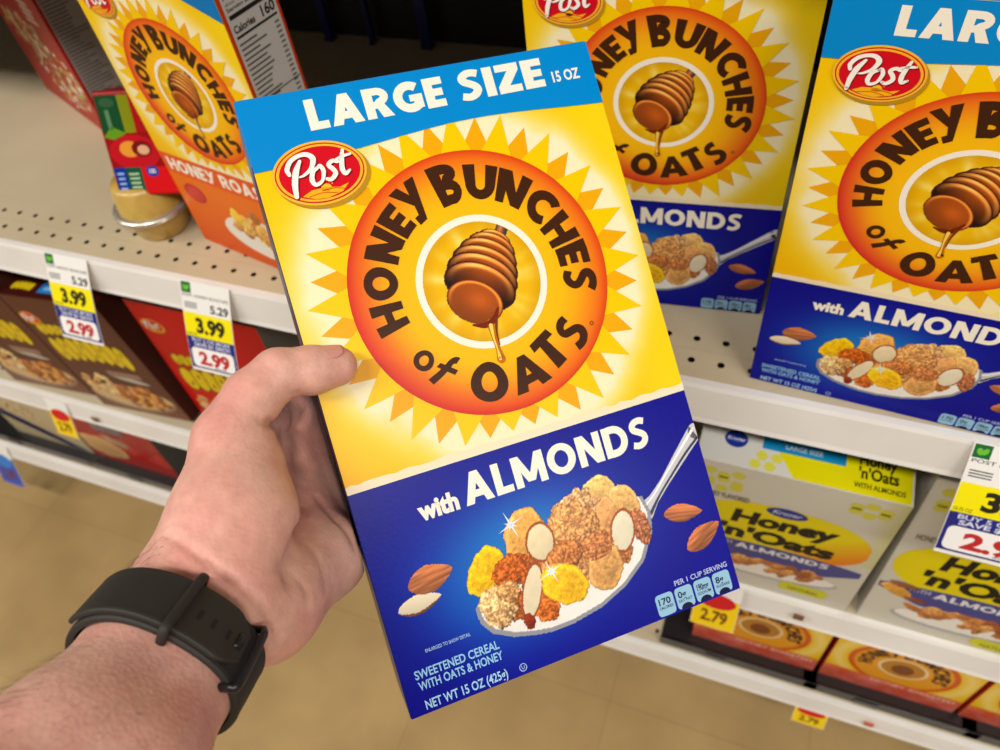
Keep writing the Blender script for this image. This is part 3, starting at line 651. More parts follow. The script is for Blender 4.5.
        A.blob(12, 4.0, 6.2, 2.6, 0, (238, 232, 220), 'plain', 1, 0.02)
        rs = np.random.RandomState(2)
        for i in range(26):
            a, r = rs.rand() * 6.28, rs.rand() ** 0.5; c = [(216, 150, 80), (236, 178, 90), (180, 110, 56), (240, 190, 60)][i % 4]
            A.blob(12 + 4.8 * r * math.cos(a), 5.2 + 1.9 * r * math.sin(a), 0.7 + 0.5 * rs.rand(), 0.6 + 0.4 * rs.rand(), rs.rand() * 180, c, 'flake' if i % 3 else 'cluster', i)
        q.art(A, 3); q.build('cereal_bowl_picture', fo)
        q = PM(W); q.ell(3.0, 7.4, 1.6, 1.2, 3, (196, 40, 40)); q.ell(3.0, 7.4, 1.3, 0.95, 4, (210, 60, 50)); q.build('seal_picture', fo)
    return t
def blue_art_cut(W, st):
    A = blue_art(W - 0.04, st); A.X = np.clip(A.X, 0.04, None); A.Y = np.clip(A.Y, 0.04, None); return A

def copy_tree(o, parent=None):
    c = o.copy(); COL.objects.link(c); c.parent = parent
    for ch in o.children: copy_tree(ch, c)
    return c

def nutrition_panel(parent, x, y0, y1, H, bord, paper=(196, 192, 186), side=1, big='160'):
    """printed nutrition facts on the right-hand side wall of a carton"""
    D = (y1 - y0) * 100
    p = PM(D, frame=((x, y0, 0), (0, 1, 0), (0, 0, 1), (1, 0, 0)))
    p.rect(0.35, 0.6, D - 0.35, H - 0.6, 1, paper)
    ink = (40, 34, 32)
    top = H - 1.0
    p.text('Nutrition Facts', 0.6, D - 0.6, top - 0.9, 0.62, 2, ink, 0.03)
    p.text('about 12 servings', 0.6, D - 2.0, top - 1.4, 0.25, 2, ink); p.text('Serving size', 0.6, D - 2.4, top - 1.85, 0.3, 2, ink, 0.02)
    p.rect(0.6, top - 2.45, D - 0.6, top - 2.1, 2, ink)
    p.text('Calories', 0.6, 2.9, top - 3.5, 0.55, 2, ink, 0.03); p.text(big, D - 2.1, D - 0.6, top - 3.5, 0.8, 2, ink, 0.03)
    p.rect(0.6, top - 3.95, D - 0.6, top - 3.75, 2, ink)
    rs = np.random.RandomState(5)
    y = top - 4.5; k = 0
    while y > 1.2:
        p.rect(0.6, y, 0.6 + (0.45 + 0.4 * rs.rand()) * (D - 2.2), y + 0.16, 2, (92, 86, 82)); p.rect(D - 1.15, y, D - 0.65, y + 0.16, 2, (92, 86, 82))
        if k == 11: p.rect(0.4, y - 0.25, D - 0.4, y - 0.15, 2, ink)
        y -= 0.42; k += 1
    return p.build('nutrition_panel', parent)

# right-hand box at the shelf edge, its copies behind and in the hand
box_r = honey_box('cereal_box', 'upright yellow and blue cereal box at the right frame edge, nearest the white rail')
W = BW / 100
def place(o, x, y, z, a, sc=1.0, lean=0.0):
    """x, y = lower front left corner"""
    ww = W if not hasattr(place, 'w') else place.w
    o.location = (x + math.cos(a) * ww * sc / 2, y + math.sin(a) * ww * sc / 2, z); o.rotation_euler = (lean, 0, a); o.scale = (sc, sc, sc)
place(box_r, 0.0026, 0.0136, 0.0003, -0.0583)
box_m = copy_tree(box_r); box_m['label'] = 'upright yellow cereal box set back on the top shelf, half hidden behind the held box'
place(box_m, -0.1919, 0.0699, 0.0003, 0.0926)
box_h = copy_tree(box_r); box_h['label'] = 'tilted yellow and blue cereal box held by the hand in front of the shelves'
Rw = np.array([[0.733905960841078, -0.4469307633442926, -0.5115026230806593], [0.6662538804984314, 0.6202594386867821, 0.41398550148611873], [-0.13224147368616732, 0.6446170347550795, -0.7529814547124513]])
tw = np.array([-0.12037995738328472, -0.34483094380719226, 0.11897155545394139])
# box axes: local x = u, local z = v, local y (into the box) = the normal pointing away from the camera
Y_ = np.cross(Rw[:, 1], Rw[:, 0])   # z cross x = y
o_ = tw + Rw[:, 0] * W / 2
box_h.matrix_world = Matrix(((Rw[0, 0], Y_[0], Rw[0, 1], o_[0]), (Rw[1, 0], Y_[1], Rw[1, 1], o_[1]), (Rw[2, 0], Y_[2], Rw[2, 1], o_[2]), (0, 0, 0, 1)))
box_l = honey_box('cereal_box', 'upright orange honey roasted cereal box at upper left with a nutrition side panel', 'roasted')
nutrition_panel(box_l, W / 2, 0.0, BD / 100, BH, ORANGE)
place(box_l, -0.5839, 0.0580, 0.0003, -0.21, 0.95)

# ------------------------------------------------------------------ red granola cereal box, upper left
def food_heap(A, cx, cy, rx, ry, n, seed, cols, size=0.8):
    rs = np.random.RandomState(seed)
    for i in range(n):
        a, r = rs.rand() * 6.28, rs.rand() ** 0.5
        A.blob(cx + rx * r * math.cos(a), cy + ry * r * math.sin(a), size * (0.6 + 0.7 * rs.rand()), size * (0.5 + 0.5 * rs.rand()), rs.rand() * 180, cols[i % len(cols)], ('flake', 'cluster', 'flake', 'cluster')[i % 4], i + seed)
def red_granola():
    Wd, H, D = 21.0, 30.0, 6.5
    t = thing('cereal_box', 'dark red upright cereal box at far upper left with granola picture', 'cereal box')
    box_mesh('carton', -Wd / 200, Wd / 200, 0, D / 100, 0, H / 100, t, M_PRINT, bev=0.0009, cols=[(168, 20, 14)])
    p = PM(Wd); A = Art(0.04, 0.04, Wd - 0.04, H - 0.04, 0.14, (172, 22, 14))
    A.mix(0.5 * np.exp(-((A.X - 17) / 4) ** 2 - ((A.Y - 12) / 8) ** 2), (206, 48, 16))
    p.art(A, 0)
    for i in range(4): p.rect(13.6, 13.6 + i * 0.75, 17.4 - 0.4 * (i % 2), 14.1 + i * 0.75, 1, (226, 196, 180))
    p.build('front_panel', t)
    q = PM(Wd); A = Art(0.3, 0.2, Wd - 0.1, 15.0, 0.1, blank=True)
    food_heap(A, 7.5, 11.0, 6.5, 2.2, 46, 3, [(214, 170, 120), (190, 140, 90), (226, 196, 150), (150, 110, 60)], 0.75)
    food_heap(A, 13.5, 6.0, 6.8, 4.6, 190, 5, [(222, 200, 170), (190, 120, 60), (236, 226, 206), (140, 150, 60), (190, 60, 40), (206, 160, 80)], 0.5)
    q.art(A, 1); q.build('granola_picture', t)
    nutrition_panel(t, Wd / 200, 0, D / 100, H, (150, 20, 14), paper=(150, 140, 136))
    place.w = Wd / 100; place(t, -0.836 - 0.21 * math.cos(-0.43), 0.205 - 0.21 * math.sin(-0.43), 0.0003, -0.43); del place.w
red_granola()

# ------------------------------------------------------------------ fruit cup pack on the top shelf
def cup_pack():
    t = thing('fruit_cup_pack', 'fruit cup pack in a green and red apple sleeve standing beside the orange cereal box', 'fruit cups', (-0.646, 0.068, 0.0003)); t.scale = (1.06,) * 3
    plast = mat('clear_cup', (236, 214, 150), 0.12, spec=0.6, coat=0.6); sauce = mat('apple_sauce', (206, 172, 84), 0.35, noise=(60, (190, 150, 66), 0.4, 0.7), coat=0.5)
    foil = mat('foil_lid', (214, 206, 190), 0.25, metal=0.7)
    # lower cup turned over, rim up; upper cup rim down
    lo = lathe('fruit_cup', [(0.0, 0.0), (0.026, 0.0), (0.0285, 0.003), (0.034, 0.026), (0.0345, 0.028)], sauce, t)
    lathe('cup_rim', [(0.0345, 0.0275), (0.040, 0.028), (0.0405, 0.0295), (0.0345, 0.030)], foil, lo)
    up = lathe('fruit_cup', [(0.0345, 0.031), (0.034, 0.034), (0.030, 0.058), (0.027, 0.062), (0.0, 0.062)], sauce, t)
    lathe('cup_rim', [(0.0345, 0.0302), (0.0405, 0.0304), (0.040, 0.0322), (0.0345, 0.033)], foil, up)
    # card sleeve above with apple print
    sl = box_mesh('card_sleeve', 0, 0.070, 0, 0.045, 0, 0.098, t, M_PRINT, bev=0.003, cols=[(150, 18, 22)])
    sl.location = (-0.006, -0.026, 0.056); sl.rotation_euler = (-0.42, 0, 0.26)
    p = PM(8.0, frame=((0, 0, 0), (0.875, 0, 0), (0, 0, 1.07), (0, -1, 0)))
    p.rect(0.3, 5.6, 2.9, 8.8, 1, (22, 74, 40)); p.rect(2.9, 5.6, 4.2, 8.8, 1, (130, 140, 20)); p.rect(4.2, 5.6, 7.7, 8.8, 1, (170, 20, 26))
    p.ell(1.6, 8.2, 0.9, 0.4, 2, (50, 90, 60)); p.rect(1.1, 5.9, 1.6, 7.6, 2, (90, 130, 90)); p.poly([(0.3, 5.3), (1.6, 5.0), (3.0, 5.6), (1.4, 6.2)], 2, (96, 150, 30))
    p.ell(3.4, 3.9, 3.0, 1.55, 2, (190, 22, 34)); p.ell(2.9, 4.2, 1.2, 0.7, 3, (226, 150, 50)); p.ell(4.3, 4.2, 1.15, 0.7, 4, (120, 20, 24)); p.ell(4.5, 4.1, 0.7, 0.42, 5, (220, 170, 130))
    p.rect(0.3, 0.2, 1.7, 2.6, 3, (16, 50, 150)); p.rect(1.7, 0.2, 3.6, 2.6, 3, (20, 84, 60)); p.rect(3.6, 0.2, 7.7, 2.6, 3, (214, 20, 26))
    p.ell(4.9, 2.2, 0.75, 0.5, 4, (30, 60, 160)); p.text('100', 4.5, 5.3, 2.0, 0.4, 5, (230, 230, 240), 0.02)
    for i in range(4): p.rect(0.6, 0.6 + i * 0.45, 1.4, 0.8 + i * 0.45, 4, (150, 180, 230)); p.rect(2.0, 0.7 + i * 0.4, 3.2, 0.9 + i * 0.4, 4, (170, 200, 160))
    p.build('sleeve_print', sl)
cup_pack()

# ------------------------------------------------------------------ middle shelf, right: honey 'n' oats boxes
def honey_oats(label, lay=0.0, W_=18.5, H=25.7, D=6.0):
    t = thing('cereal_box', label, 'cereal box')
    box_mesh('carton', -W_ / 200, W_ / 200, 0, D / 100, 0, H / 100, t, M_PRINT, bev=0.0009, cols=[(200, 196, 184)])
    A = Art(0.04, 0.04, W_ - 0.04, H - 0.04, 0.2, (206, 202, 188)); A.mix(np.clip((A.X - W_ + 2) / 2, 0, 1) * 0.4 * (A.Y > 12), (190, 190, 60))
    p = PM(W_); p.art(A, 0)
    rs = np.random.RandomState(3)
    for i in range(15):   # honeycomb dots
        x = (1.5 + 1.3 * (i % 3)) if i < 9 else (14.5 + 1.2 * ((i - 9) % 3)); y = H - 1.6 - 1.25 * ((i // 3) if i < 9 else (i - 9) // 3) - 0.5 * (i % 2)
        p.ell(x, y, 0.68, 0.68, 1, (206, 200, 70), n=6)
    cy = H - 11.0 + lay
    Ao = Art(0.3, cy - 5.5, W_ - 0.8, cy + 5.4, 0.15, (226, 208, 10), blank=True); U = (Ao.X - (W_ / 2 - 0.2)) / (W_ / 2 - 0.6); V_ = (Ao.Y - cy) / 5.3
    Ao.mix(np.clip(1.6 * (U * 0.8 - V_ * 0.6 - 0.35), 0, 1), (228, 128, 14)); Ao.mask = (np.abs(U) ** 2.3 + np.abs(V_) ** 2.3 < 1) & (Ao.Y > cy - 5 + 1.2 * (1 - U ** 2)); p.art(Ao, 2)
    p.build('front_panel', t)
    q = PM(W_)
    q.text('Honey', 4.3, 14.2, cy + 0.7, 2.5, 4, (26, 20, 12), 0.05, shear=0.10, warp=lambda x, y: (x, y + 0.05 * (x - 9)))
    q.text("'n'Oats", 3.2, 14.6, cy - 2.9, 2.5, 4, (26, 20, 12), 0.05, shear=0.08)
    q.text('HONEY FLAVORED', 1.0, 5.6, cy + 4.7, 0.9, 4, (110, 104, 76), 0.02); q.build('lettering', t)
    q = PM(W_); q.ell(9.2, cy + 4.4, 1.9, 0.95, 5, (34, 50, 140)); q.text('Kroger', 7.9, 10.5, cy + 4.1, 0.72, 6, (200, 206, 230), 0.02, shear=0.2); q.build('brand_badge', t)
    q = PM(W_); xs = np.linspace(0.3, W_ - 0.6, 30); u = (xs - W_ / 2) / (W_ / 2); y1 = cy - 3.6 - 0.9 * np.abs(u) ** 2; y0 = cy - 7.6 + 2.6 * np.clip(np.abs(u) - 0.55, 0, 1) * 2
    q.put(np.vstack([np.stack([xs, y0], 1), np.stack([xs, y1], 1)]), [(i, i + 1, 31 + i, 30 + i) for i in range(29)], 3, (70, 72, 140))
    q.text('WITH', 3.0, 5.0, cy - 4.9, 0.75, 5, (190, 190, 206), 0.02); bold_text(q, 'ALMONDS', 5.4, 14.8, cy - 5.3, 1.15, 5, (226, 226, 232), 0.24); q.build('flavour_banner', t)
    q = PM(W_); A = Art(2.0, max(0.4, cy - 14), W_ - 1.0, cy - 5.6, 0.1, blank=True)
    A.blob(9.6, cy - 9.7, 7.0, 1.9, 4, (176, 176, 176), 'plain', 1, 0.02); A.blob(9.6, cy - 9.3, 6.6, 1.7, 4, (236, 232, 224), 'plain', 1, 0.02)
    food_heap(A, 9.6, cy - 8.3, 5.2, 1.2, 34, 8, [(176, 108, 56), (196, 126, 66), (150, 84, 44), (216, 150, 84)], 0.9)
    q.art(A, 4)
    if lay: 
        A = Art(0.4, cy - 9, 5.5, cy - 3.2, 0.1, blank=True); A.blob(2.2, cy - 5.6, 1.9, 0.9, -30, (206, 150, 60), 'flake', 4); A.blob(2.6, cy - 4.2, 1.6, 0.6, -10, (150, 96, 70), 'almond', 5); A.blob(4.3, cy - 6.6, 1.2, 0.5, 0, (150, 80, 60), 'almond', 6); q.art(A, 5)
    q.build('cereal_picture', t)
    q = PM(W_); q.rect(11.0, max(0.3, cy - 13.2), 16.0, max(1.6, cy - 11.0), 5, (206, 206, 24), r=0.6); q.text('NATURAL', 12.0, 15.2, max(0.6, cy - 12.6), 0.7, 6, (120, 110, 30), 0.02); q.build('flavour_pill', t)
    # lid
    q = PM(W_, frame=((-W_ / 200, 0, H / 100), (1, 0, 0), (0, 1, 0), (0, 0, 1)))
    q.rect(0.05, 0.05, W_ - 0.05, D - 0.05, 0, (222, 220, 210))
    q.poly([(8.6, 0.08), (18.3, 0.08), (18.3, 5.8), (6.0, 5.8), (7.0, 2.6)], 1, (232, 222, 12))
    q.ell(3.2, 2.9, 1.05, 0.95, 2, (30, 52, 150)); q.text('Kroger', 2.4, 4.0, 2.7, 0.4, 3, (230, 230, 240), 0.02, shear=0.2)
    q.rect(5.6, 2.5, 12.8, 3.9, 2, (20, 140, 196)); q.text('LARGE SIZE', 7.6, 10.8, 2.95, 0.45, 3, (220, 235, 245), 0.02)
    for i in range(4): q.ell(5.2 + 1.3 * (i % 2) + 0.5 * (i // 2), 0.7 + 1.0 * (i // 2), 0.55, 0.55, 1, (226, 220, 80), n=6)
    q.text('Honey', 13.9, 17.0, 3.1, 1.1, 3, (40, 36, 12), 0.03); q.text("'n'Oats", 13.9, 17.2, 1.7, 1.1, 3, (40, 36, 12), 0.03); q.text('WITH ALMONDS', 13.6, 17.8, 0.7, 0.5, 3, (60, 56, 20), 0.02)
    q.build('lid_print', t)
    return t
a = honey_oats('grey and yellow cereal box with a blue strip on its lid, beside the held box')
a.location = (-0.0285 + 0.0925, 0.003, Z2 + 0.0006); a.rotation_euler = (0.05, 0, 0)
b = honey_oats('grey and yellow oat cereal box at the right frame edge under the big price tag', lay=-3.4, W_=20.5, H=27.6)
b.location = (0.1685 + 0.1025, 0.003, Z2 + 0.0004); b.rotation_euler = (-0.03, 0, 0)

# ------------------------------------------------------------------ middle shelf, left: brown and red cereal boxes
def bubble_word(p, x0, x1, y, h, n, layer, arch=0.6, col=(226, 196, 20), ink=(110, 80, 10)):
    """row of fat bubble letters, too blurred in the photo to read"""
    rs = np.random.RandomState(int(x0 * 10 + n)); wd = (x1 - x0) / n
    for i in range(n):
        cx = x0 + wd * (i + 0.5); u = (i + 0.5) / n * 2 - 1; yy = y + arch * (1 - u * u)
        p.ell(cx, yy, wd * 0.66, h * 0.56, layer, ink, n=14)
    for i in range(n):
        cx = x0 + wd * (i + 0.5); u = (i + 0.5) / n * 2 - 1; yy = y + arch * (1 - u * u)
        p.ell(cx, yy, wd * 0.58, h * 0.49, layer + 1, col, n=14)
        p.ell(cx + 0.05, yy + (0.15 if i % 2 else -0.2) * h, wd * 0.10, h * 0.10, layer + 2, ink, n=8)
        p.stroke([(cx + wd * 0.5, yy - h * 0.35), (cx + wd * 0.5, yy + h * 0.35)], wd * 0.08, layer + 2, ink)
def kids_box(label, base, top, side, red=False, H=23.6, W_=18.2, D=5.5):
    t = thing('cereal_box', label, 'cereal box')
    box_mesh('carton', -W_ / 200, W_ / 200, 0, D / 100, 0, H / 100, t, M_PRINT, bev=0.0009, cols=[side])
    A = Art(0.04, 0.04, W_ - 0.04, H - 0.04, 0.2, base); A.mix(0.5 * np.clip((6 - A.Y) / 6, 0, 1), (150, 96, 60) if not red else (190, 40, 30))
    p = PM(W_); p.art(A, 0); fr = p.build('front_panel', t)
    q = PM(W_); badge(q, 2.3, H - 4.2, 1, 0.75); q.build('brand_badge', t)
    y = 13.0 if not red else 11.6
    q = PM(W_); bubble_word(q, 2.0, 9.5, y + 4.2, 2.2, 6, 2, 0.3); q.build('lettering', t)
    q = PM(W_); bubble_word(q, 1.6, W_ - 2.4, y, 4.8, 8, 2, 0.8); q.build('lettering', t)
    if not red: q = PM(W_); q.rect(8.5, y - 4.4, 15.0, y - 3.2, 3, (150, 116, 98), r=0.3); q.build('ribbon', t)
    if red:
        q = PM(W_); q.stroke([(6.5, 17.5), (8, 16.0), (9.5, 14.8)], 1.0, 2, (210, 70, 130)); q.stroke([(8.0, 17.6), (9.5, 16.2), (11, 15.0)], 1.0, 2, (60, 120, 190)); q.stroke([(9.5, 17.8), (11, 16.6), (12.4, 15.6)], 0.8, 2, (120, 170, 60)); q.build('rainbow_picture', t)
    q = PM(W_); A = Art(0.5, 0.4, W_ - 0.5, 9.4, 0.12, blank=True)
    A.blob(W_ / 2, 3.6, 8.4, 3.0, 0, (150, 120, 90), 'plain', 1, 0.02); A.blob(W_ / 2, 3.9, 8.0, 2.6, 0, (206, 176, 130), 'plain', 1, 0.02)
    food_heap(A, 11.5, 4.2, 5.0, 2.6, 60, 4, [(180, 110, 50), (150, 84, 36), (206, 150, 70), (140, 76, 30)], 0.85)
    food_heap(A, 4.5, 6.2, 3.2, 2.2, 22, 9, [(206, 160, 100), (226, 190, 130)], 0.8)
    A.blob(12.2, 8.2, 3.6, 0.5, -8, (186, 182, 170), 'plain', 2, 0.05)
    q.art(A, 2); q.build('cereal_picture', t)
    q = PM(W_, frame=((-W_ / 200, 0, H / 100), (1, 0, 0), (0, 1, 0), (0, 0, 1)))
    q.rect(0.05, 0.05, W_ - 0.05, D - 0.05, 0, top); q.rect(6.6, 1.0, 13.5, 2.9, 1, (20, 130, 206)); q.text('LARGE SIZE', 7.4, 12.6, 1.6, 0.7, 2, (200, 225, 240), 0.02)
    bubble_word(q, 1.2, 5.2, 1.8, 1.4, 5, 1, 0.2); q.ell(17.9, 3.8, 1.5, 1.3, 1, (70, 130, 60)); q.ell(17.9, 3.8, 0.8, 0.6, 2, (150, 190, 130)); q.build('lid_print', t)
    return t
BRN, BRT = (92, 50, 34), (66, 20, 16)
k1 = kids_box('brown cereal box with yellow bubble lettering, right of two, touching the bright red box', BRN, BRT, (74, 36, 30)); k1.location = (-0.828, 0.006, Z2 + 0.0118); k1.rotation_euler = (0, -0.12, 0)
k2 = copy_tree(k1); k2['label'] = 'brown cereal box with yellow bubble lettering, left of two, cut by the left frame edge'; k2.location = (-1.014, 0.006, Z2 + 0.0118)
k1['group'] = k2['group'] = 'brown cereal boxes on the middle shelf'
k3 = kids_box('bright red cereal box with yellow lettering and rainbow, above left of the hand', (202, 14, 14), (176, 10, 14), (120, 116, 110), red=True, H=26.5, W_=19.5); k3.location = (-0.728 + 0.0975, 0.020, Z2 + 0.0006)

# ------------------------------------------------------------------ lowest shelf
def low_honey(label, x):
    W_, H, D = 16.9, 21.5, 6.5; t = thing('cereal_box', label, 'cereal box', (x, 0.030, Z3 + 0.0045), group='yellow sun cereal boxes on the lowest shelf')
    box_mesh('carton', -W_ / 200, W_ / 200, 0, D / 100, 0, H / 100, t, M_PRINT, bev=0.0009, cols=[(190, 50, 26)])
    cx, cy = W_ / 2, 9.3
    A = Art(0.04, 0.04, W_ - 0.04, H - 0.04, 0.2, (238, 190, 30)); R = np.hypot(A.X - cx, A.Y - cy); A.mix(0.7 * np.exp(-((R - 7.6) / 0.9) ** 2), (246, 226, 150))
    p = PM(W_); p.art(A, 0); p.build('front_panel', t)
    q = PM(W_); q.ell(cx, cy, 6.4, 6.4, 1, (214, 96, 22)); q.ell(cx, cy, 5.7, 5.7, 2, (232, 160, 40)); q.ell(cx, cy, 2.9, 2.9, 3, (236, 214, 160)); q.ell(cx, cy, 2.5, 2.5, 4, (190, 130, 40)); q.ell(cx, cy - 0.2, 1.3, 1.5, 5, (130, 70, 26)); em = q.build('sun_emblem', t)
    q = PM(W_)
    for ch, a_, wd, r0, r1 in LET: bold_arc(q, ch, cx, cy, r0 * 0.8, r1 * 0.86, a_, wd * 0.85, 4, BROWN)
    q.build('lettering', em)
    q = PM(W_); A = Art(0.04, 0.04, W_ - 0.04, 4.4, 0.2, (206, 70, 40)); A.mix(fbm(A.X * 0.8, A.Y * 0.8, 3) * 1.5 - 0.3, (226, 130, 120)); A.mix(np.clip((A.Y - 2.6) / 1.8, 0, 1) * 0.5, (226, 120, 40)); q.art(A, 5)
    q.text('HONEY ROASTED', 6.0, 16.2, 3.1, 0.8, 6, (240, 200, 180), 0.02); q.build('flavour_panel', t)
    return t
low_honey('yellow sun cereal box on the lowest shelf, left of three, below the held box corner', 0.0865)
low_honey('yellow sun cereal box on the lowest shelf, middle of the three at lower right', 0.2625)
low_honey('yellow sun cereal box on the lowest shelf, cut by the right frame edge', 0.4385)
def low_left(label, x, kind):
    W_, H, D = 20.0, 17.5, 6.0; t = thing('cereal_box', label, 'cereal box', (x, 0.030, Z3 + 0.0045))
    box_mesh('carton', -W_ / 200, W_ / 200, 0, D / 100, 0, H / 100, t, M_PRINT, bev=0.0009, cols=[(96, 92, 84)])
    p = PM(W_); A = Art(0.04, 0.04, W_ - 0.04, H - 0.04, 0.2, (172, 40, 34) if kind == 'red' else (196, 178, 140))
    if kind == 'red': A.mix(0.9 * (fbm(A.X * 0.3, A.Y * 0.3, 2) > 0.62), (188, 70, 60))
    p.art(A, 0)
    if kind != 'red': p.poly([(0.1, 9.5), (0.1, 6.2), (14, 0.3), (19, 0.3)], 1, (34, 34, 84))
    p.build('front_panel', t)
    q = PM(W_); A = Art(0.2, 0.2, 13.8, 13.0, 0.14, blank=True)
    if kind == 'red': A.blob(4.5, 5.0, 5.5, 3.4, -10, (196, 156, 104), 'flake', 3); A.blob(9.6, 8.2, 3.4, 1.2, -20, (176, 150, 120), 'cluster', 5)
    else: food_heap(A, 6, 10, 5.5, 2.6, 40, 6, [(190, 166, 120), (150, 110, 60), (210, 190, 150)], 0.8)
    q.art(A, 2); q.build('cereal_picture', t)
    if kind == 'red':
        q = PM(W_); bubble_word(q, 6.6, 13.4, 12.2, 3.0, 5, 3, 0.2, (140, 130, 130), (60, 30, 30)); q.build('lettering', t)
low_left('red cereal box with tan flake picture on the lowest shelf at left', -1.030, 'red')
low_left('beige cereal box with dark blue stripe on the lowest shelf at the left frame edge', -1.236, 'beige')
M_TRAY = mat('black_tray', (34, 32, 32), 0.35, bump=(60, 0.001, 0.5))
def tray(x0, x1, label):
    t = thing('display_tray', label, 'tray', (x0, 0.0, Z3)); L = x1 - x0
    merge('tray_base', [(0, L, 0.008, 0.11, 0.0006, 0.0035)], M_TRAY, t)
    merge('tray_front', [(0, L, 0.005, 0.0075, 0.0006, 0.022), (L * 0.3, L * 0.3 + 0.03, 0.003, 0.0049, 0.004, 0.016)], M_TRAY, t, bev=0.0006)
for k in range(4): tray(-1.42 + k * 0.30, -1.42 + k * 0.30 + 0.296, ['black display tray in the corner at the left frame edge of the lowest shelf', 'black display tray under the beige and red boxes on the lowest shelf', 'black display tray below the red box right end on the lowest shelf', 'black display tray on the lowest shelf behind the wrist'][k])
for k in range(3): tray(-0.02 + k * 0.20 - 0.02, -0.02 + k * 0.20 + 0.1975, ['black display tray under the leftmost yellow sun box', 'black display tray under the middle yellow sun box', 'black display tray under the rightmost yellow sun box'][k])

# ------------------------------------------------------------------ price tags, hanging from the slanted rails
def big_tag(x, label, z=0.002, w=0.062, extra=True):
    t = thing('price_tag', label, 'price tag', (x, -0.0065, z), (-0.44, 0, 0))
    H = 0.104; n = 10
    # card, slightly bowed: built as curved strip
    V = []; Fc = []
    for i in range(n + 1):
        zz = -H * i / n; yy = -0.0035 * math.sin(PI * i / n) * 0.6
        V += [(0, yy, zz), (w, yy, zz), (w, yy + 0.0004, zz), (0, yy + 0.0004, zz)]
    for i in range(n):
        a_ = 4 * i; Fc += [(a_, a_ + 4, a_ + 5, a_ + 1), (a_ + 1, a_ + 5, a_ + 6, a_ + 2), (a_ + 2, a_ + 6, a_ + 7, a_ + 3), (a_ + 3, a_ + 7, a_ + 4, a_)]
    Fc += [(0, 1, 2, 3), (4 * n + 3, 4 * n + 2, 4 * n + 1, 4 * n)]
    mesh_obj('tag_card', V, Fc, M_TAGW, t)
    k = w * 100; h = H * 100
    class TP(PM):
        def put(s, xy, faces, layer, col):
            xy = np.asarray(xy, float).reshape(-1, 2); n0 = len(s.v)
            PM.put(s, xy, faces, layer, col); P = s.v[-1]; P[:, 1] += -0.0021 * np.sin(PI * (-P[:, 2]) / H)
    p = TP(k, frame=((0, 0, -H), (1, 0, 0), (0, 0, 1), (0, -1, 0)))
    def band(x0, y0, x1, y1, l, c, m_=6):
        for i in range(m_): p.rect(x0, y0 + (y1 - y0) * i / m_, x1, y0 + (y1 - y0) * (i + 1) / m_, l, c)
    band(0.1, h - 1.25, 1.3, h - 0.1, 0, (20, 106, 48), 3)
    p.ell(0.55, h - 0.7, 0.22, 0.32, 1, (110, 190, 60), rot=0.4, n=12); p.ell(0.9, h - 0.66, 0.2, 0.32, 1, (110, 190, 60), rot=-0.5, n=12)
    p.text('POST HONEY BUNCHES', 1.5 if not extra else 0.2, k - 0.2, h - 1.65, 0.30, 0, (60, 60, 60), 0.01); 
    for i in range(3): p.rect(0.3, h - 2.4 - i * 0.25, 1.9, h - 2.28 - i * 0.25, 0, (90, 90, 90))
    p.text('5.29', k - 2.6, k - 0.3, h - 3.1, 0.85, 0, (60, 60, 60), 0.03)
    band(0.05, h - 6.2, k - 0.05, h - 3.45, 0, (250, 236, 0)); p.text('3.99', k * 0.24, k * 0.84, h - 5.6, 1.6, 1, (40, 38, 20), 0.045)
    p.text('10.35 OZ', 0.2, 1.5, h - 6.05, 0.32, 1, (90, 90, 20), 0.01)
    band(0.05, 0.35, k - 0.05, h - 6.2, 0, (34, 40, 128)); 
    p.text('BUY 5 OR MORE', 0.7, k - 0.6, h - 6.75, 0.42, 1, (210, 214, 240), 0.02); p.text('SAVE $1 EACH', 0.9, k - 0.7, h - 7.3, 0.42, 1, (220, 224, 245), 0.03)
    p.rect(0.35, 0.55, k - 0.35, h - 7.5, 1, (250, 248, 246), r=0.5)
    p.text('2.99', k * 0.2, k * 0.84, 0.95, 1.45, 2, (196, 40, 44), 0.045)
    p.text('WITH CARD', k * 0.5, k * 0.75, 0.62, 0.2, 2, (60, 60, 60), 0.01)
    p.build('tag_print', t, M_PAPER)
    return t
M_TAGW = mat('tag_paper', (244, 243, 238), 0.45)
big_tag(-0.760, 'white and yellow 2.99 price tag at far left, over the brown boxes')
g2 = big_tag(-0.571, '2.99 price tag hanging over the bright red box, nearest the thumb')
g3 = big_tag(0.170, 'large 2.99 price tag hanging at the right frame edge', w=0.080)
def small_tag(x, z, label, w, h, txt, top=(214, 30, 36), low=(250, 214, 20)):
    t = thing('price_tag', label, 'price tag', (x, -0.0075, z), (-0.30, 0, 0))
    merge('tag_card', [(0, w, -0.0004, 0, -h, 0)], M_TAGW, t)
    k = w * 100; hh = h * 100; p = PM(k, frame=((0, -0.0004, -h), (1, 0, 0), (0, 0, 1), (0, -1, 0)))
    p.rect(0.05, 0.05, k - 0.05, hh * 0.68, 0, low); p.ell(k / 2, hh * 0.60, k * 0.42, hh * 0.16, 1, top)
    p.text(txt, k * 0.2, k * 0.8, hh * 0.14, hh * 0.24, 2, (120, 60, 20), 0.03); p.build('tag_print', t, M_PAPER)
small_tag(-1.036, Z2 - 0.006, 'small red and yellow price tag hanging from the middle rail at far left', 0.045, 0.072, '2.79')
small_tag(-0.004, Z2 + 0.006, 'yellow price tag with red oval half hidden by the held box corner', 0.052, 0.080, '2.79')
small_tag(0.160, Z3 - 0.018, 'yellow and red price tag hanging from the lowest rail above the floor', 0.044, 0.050, '2.79')
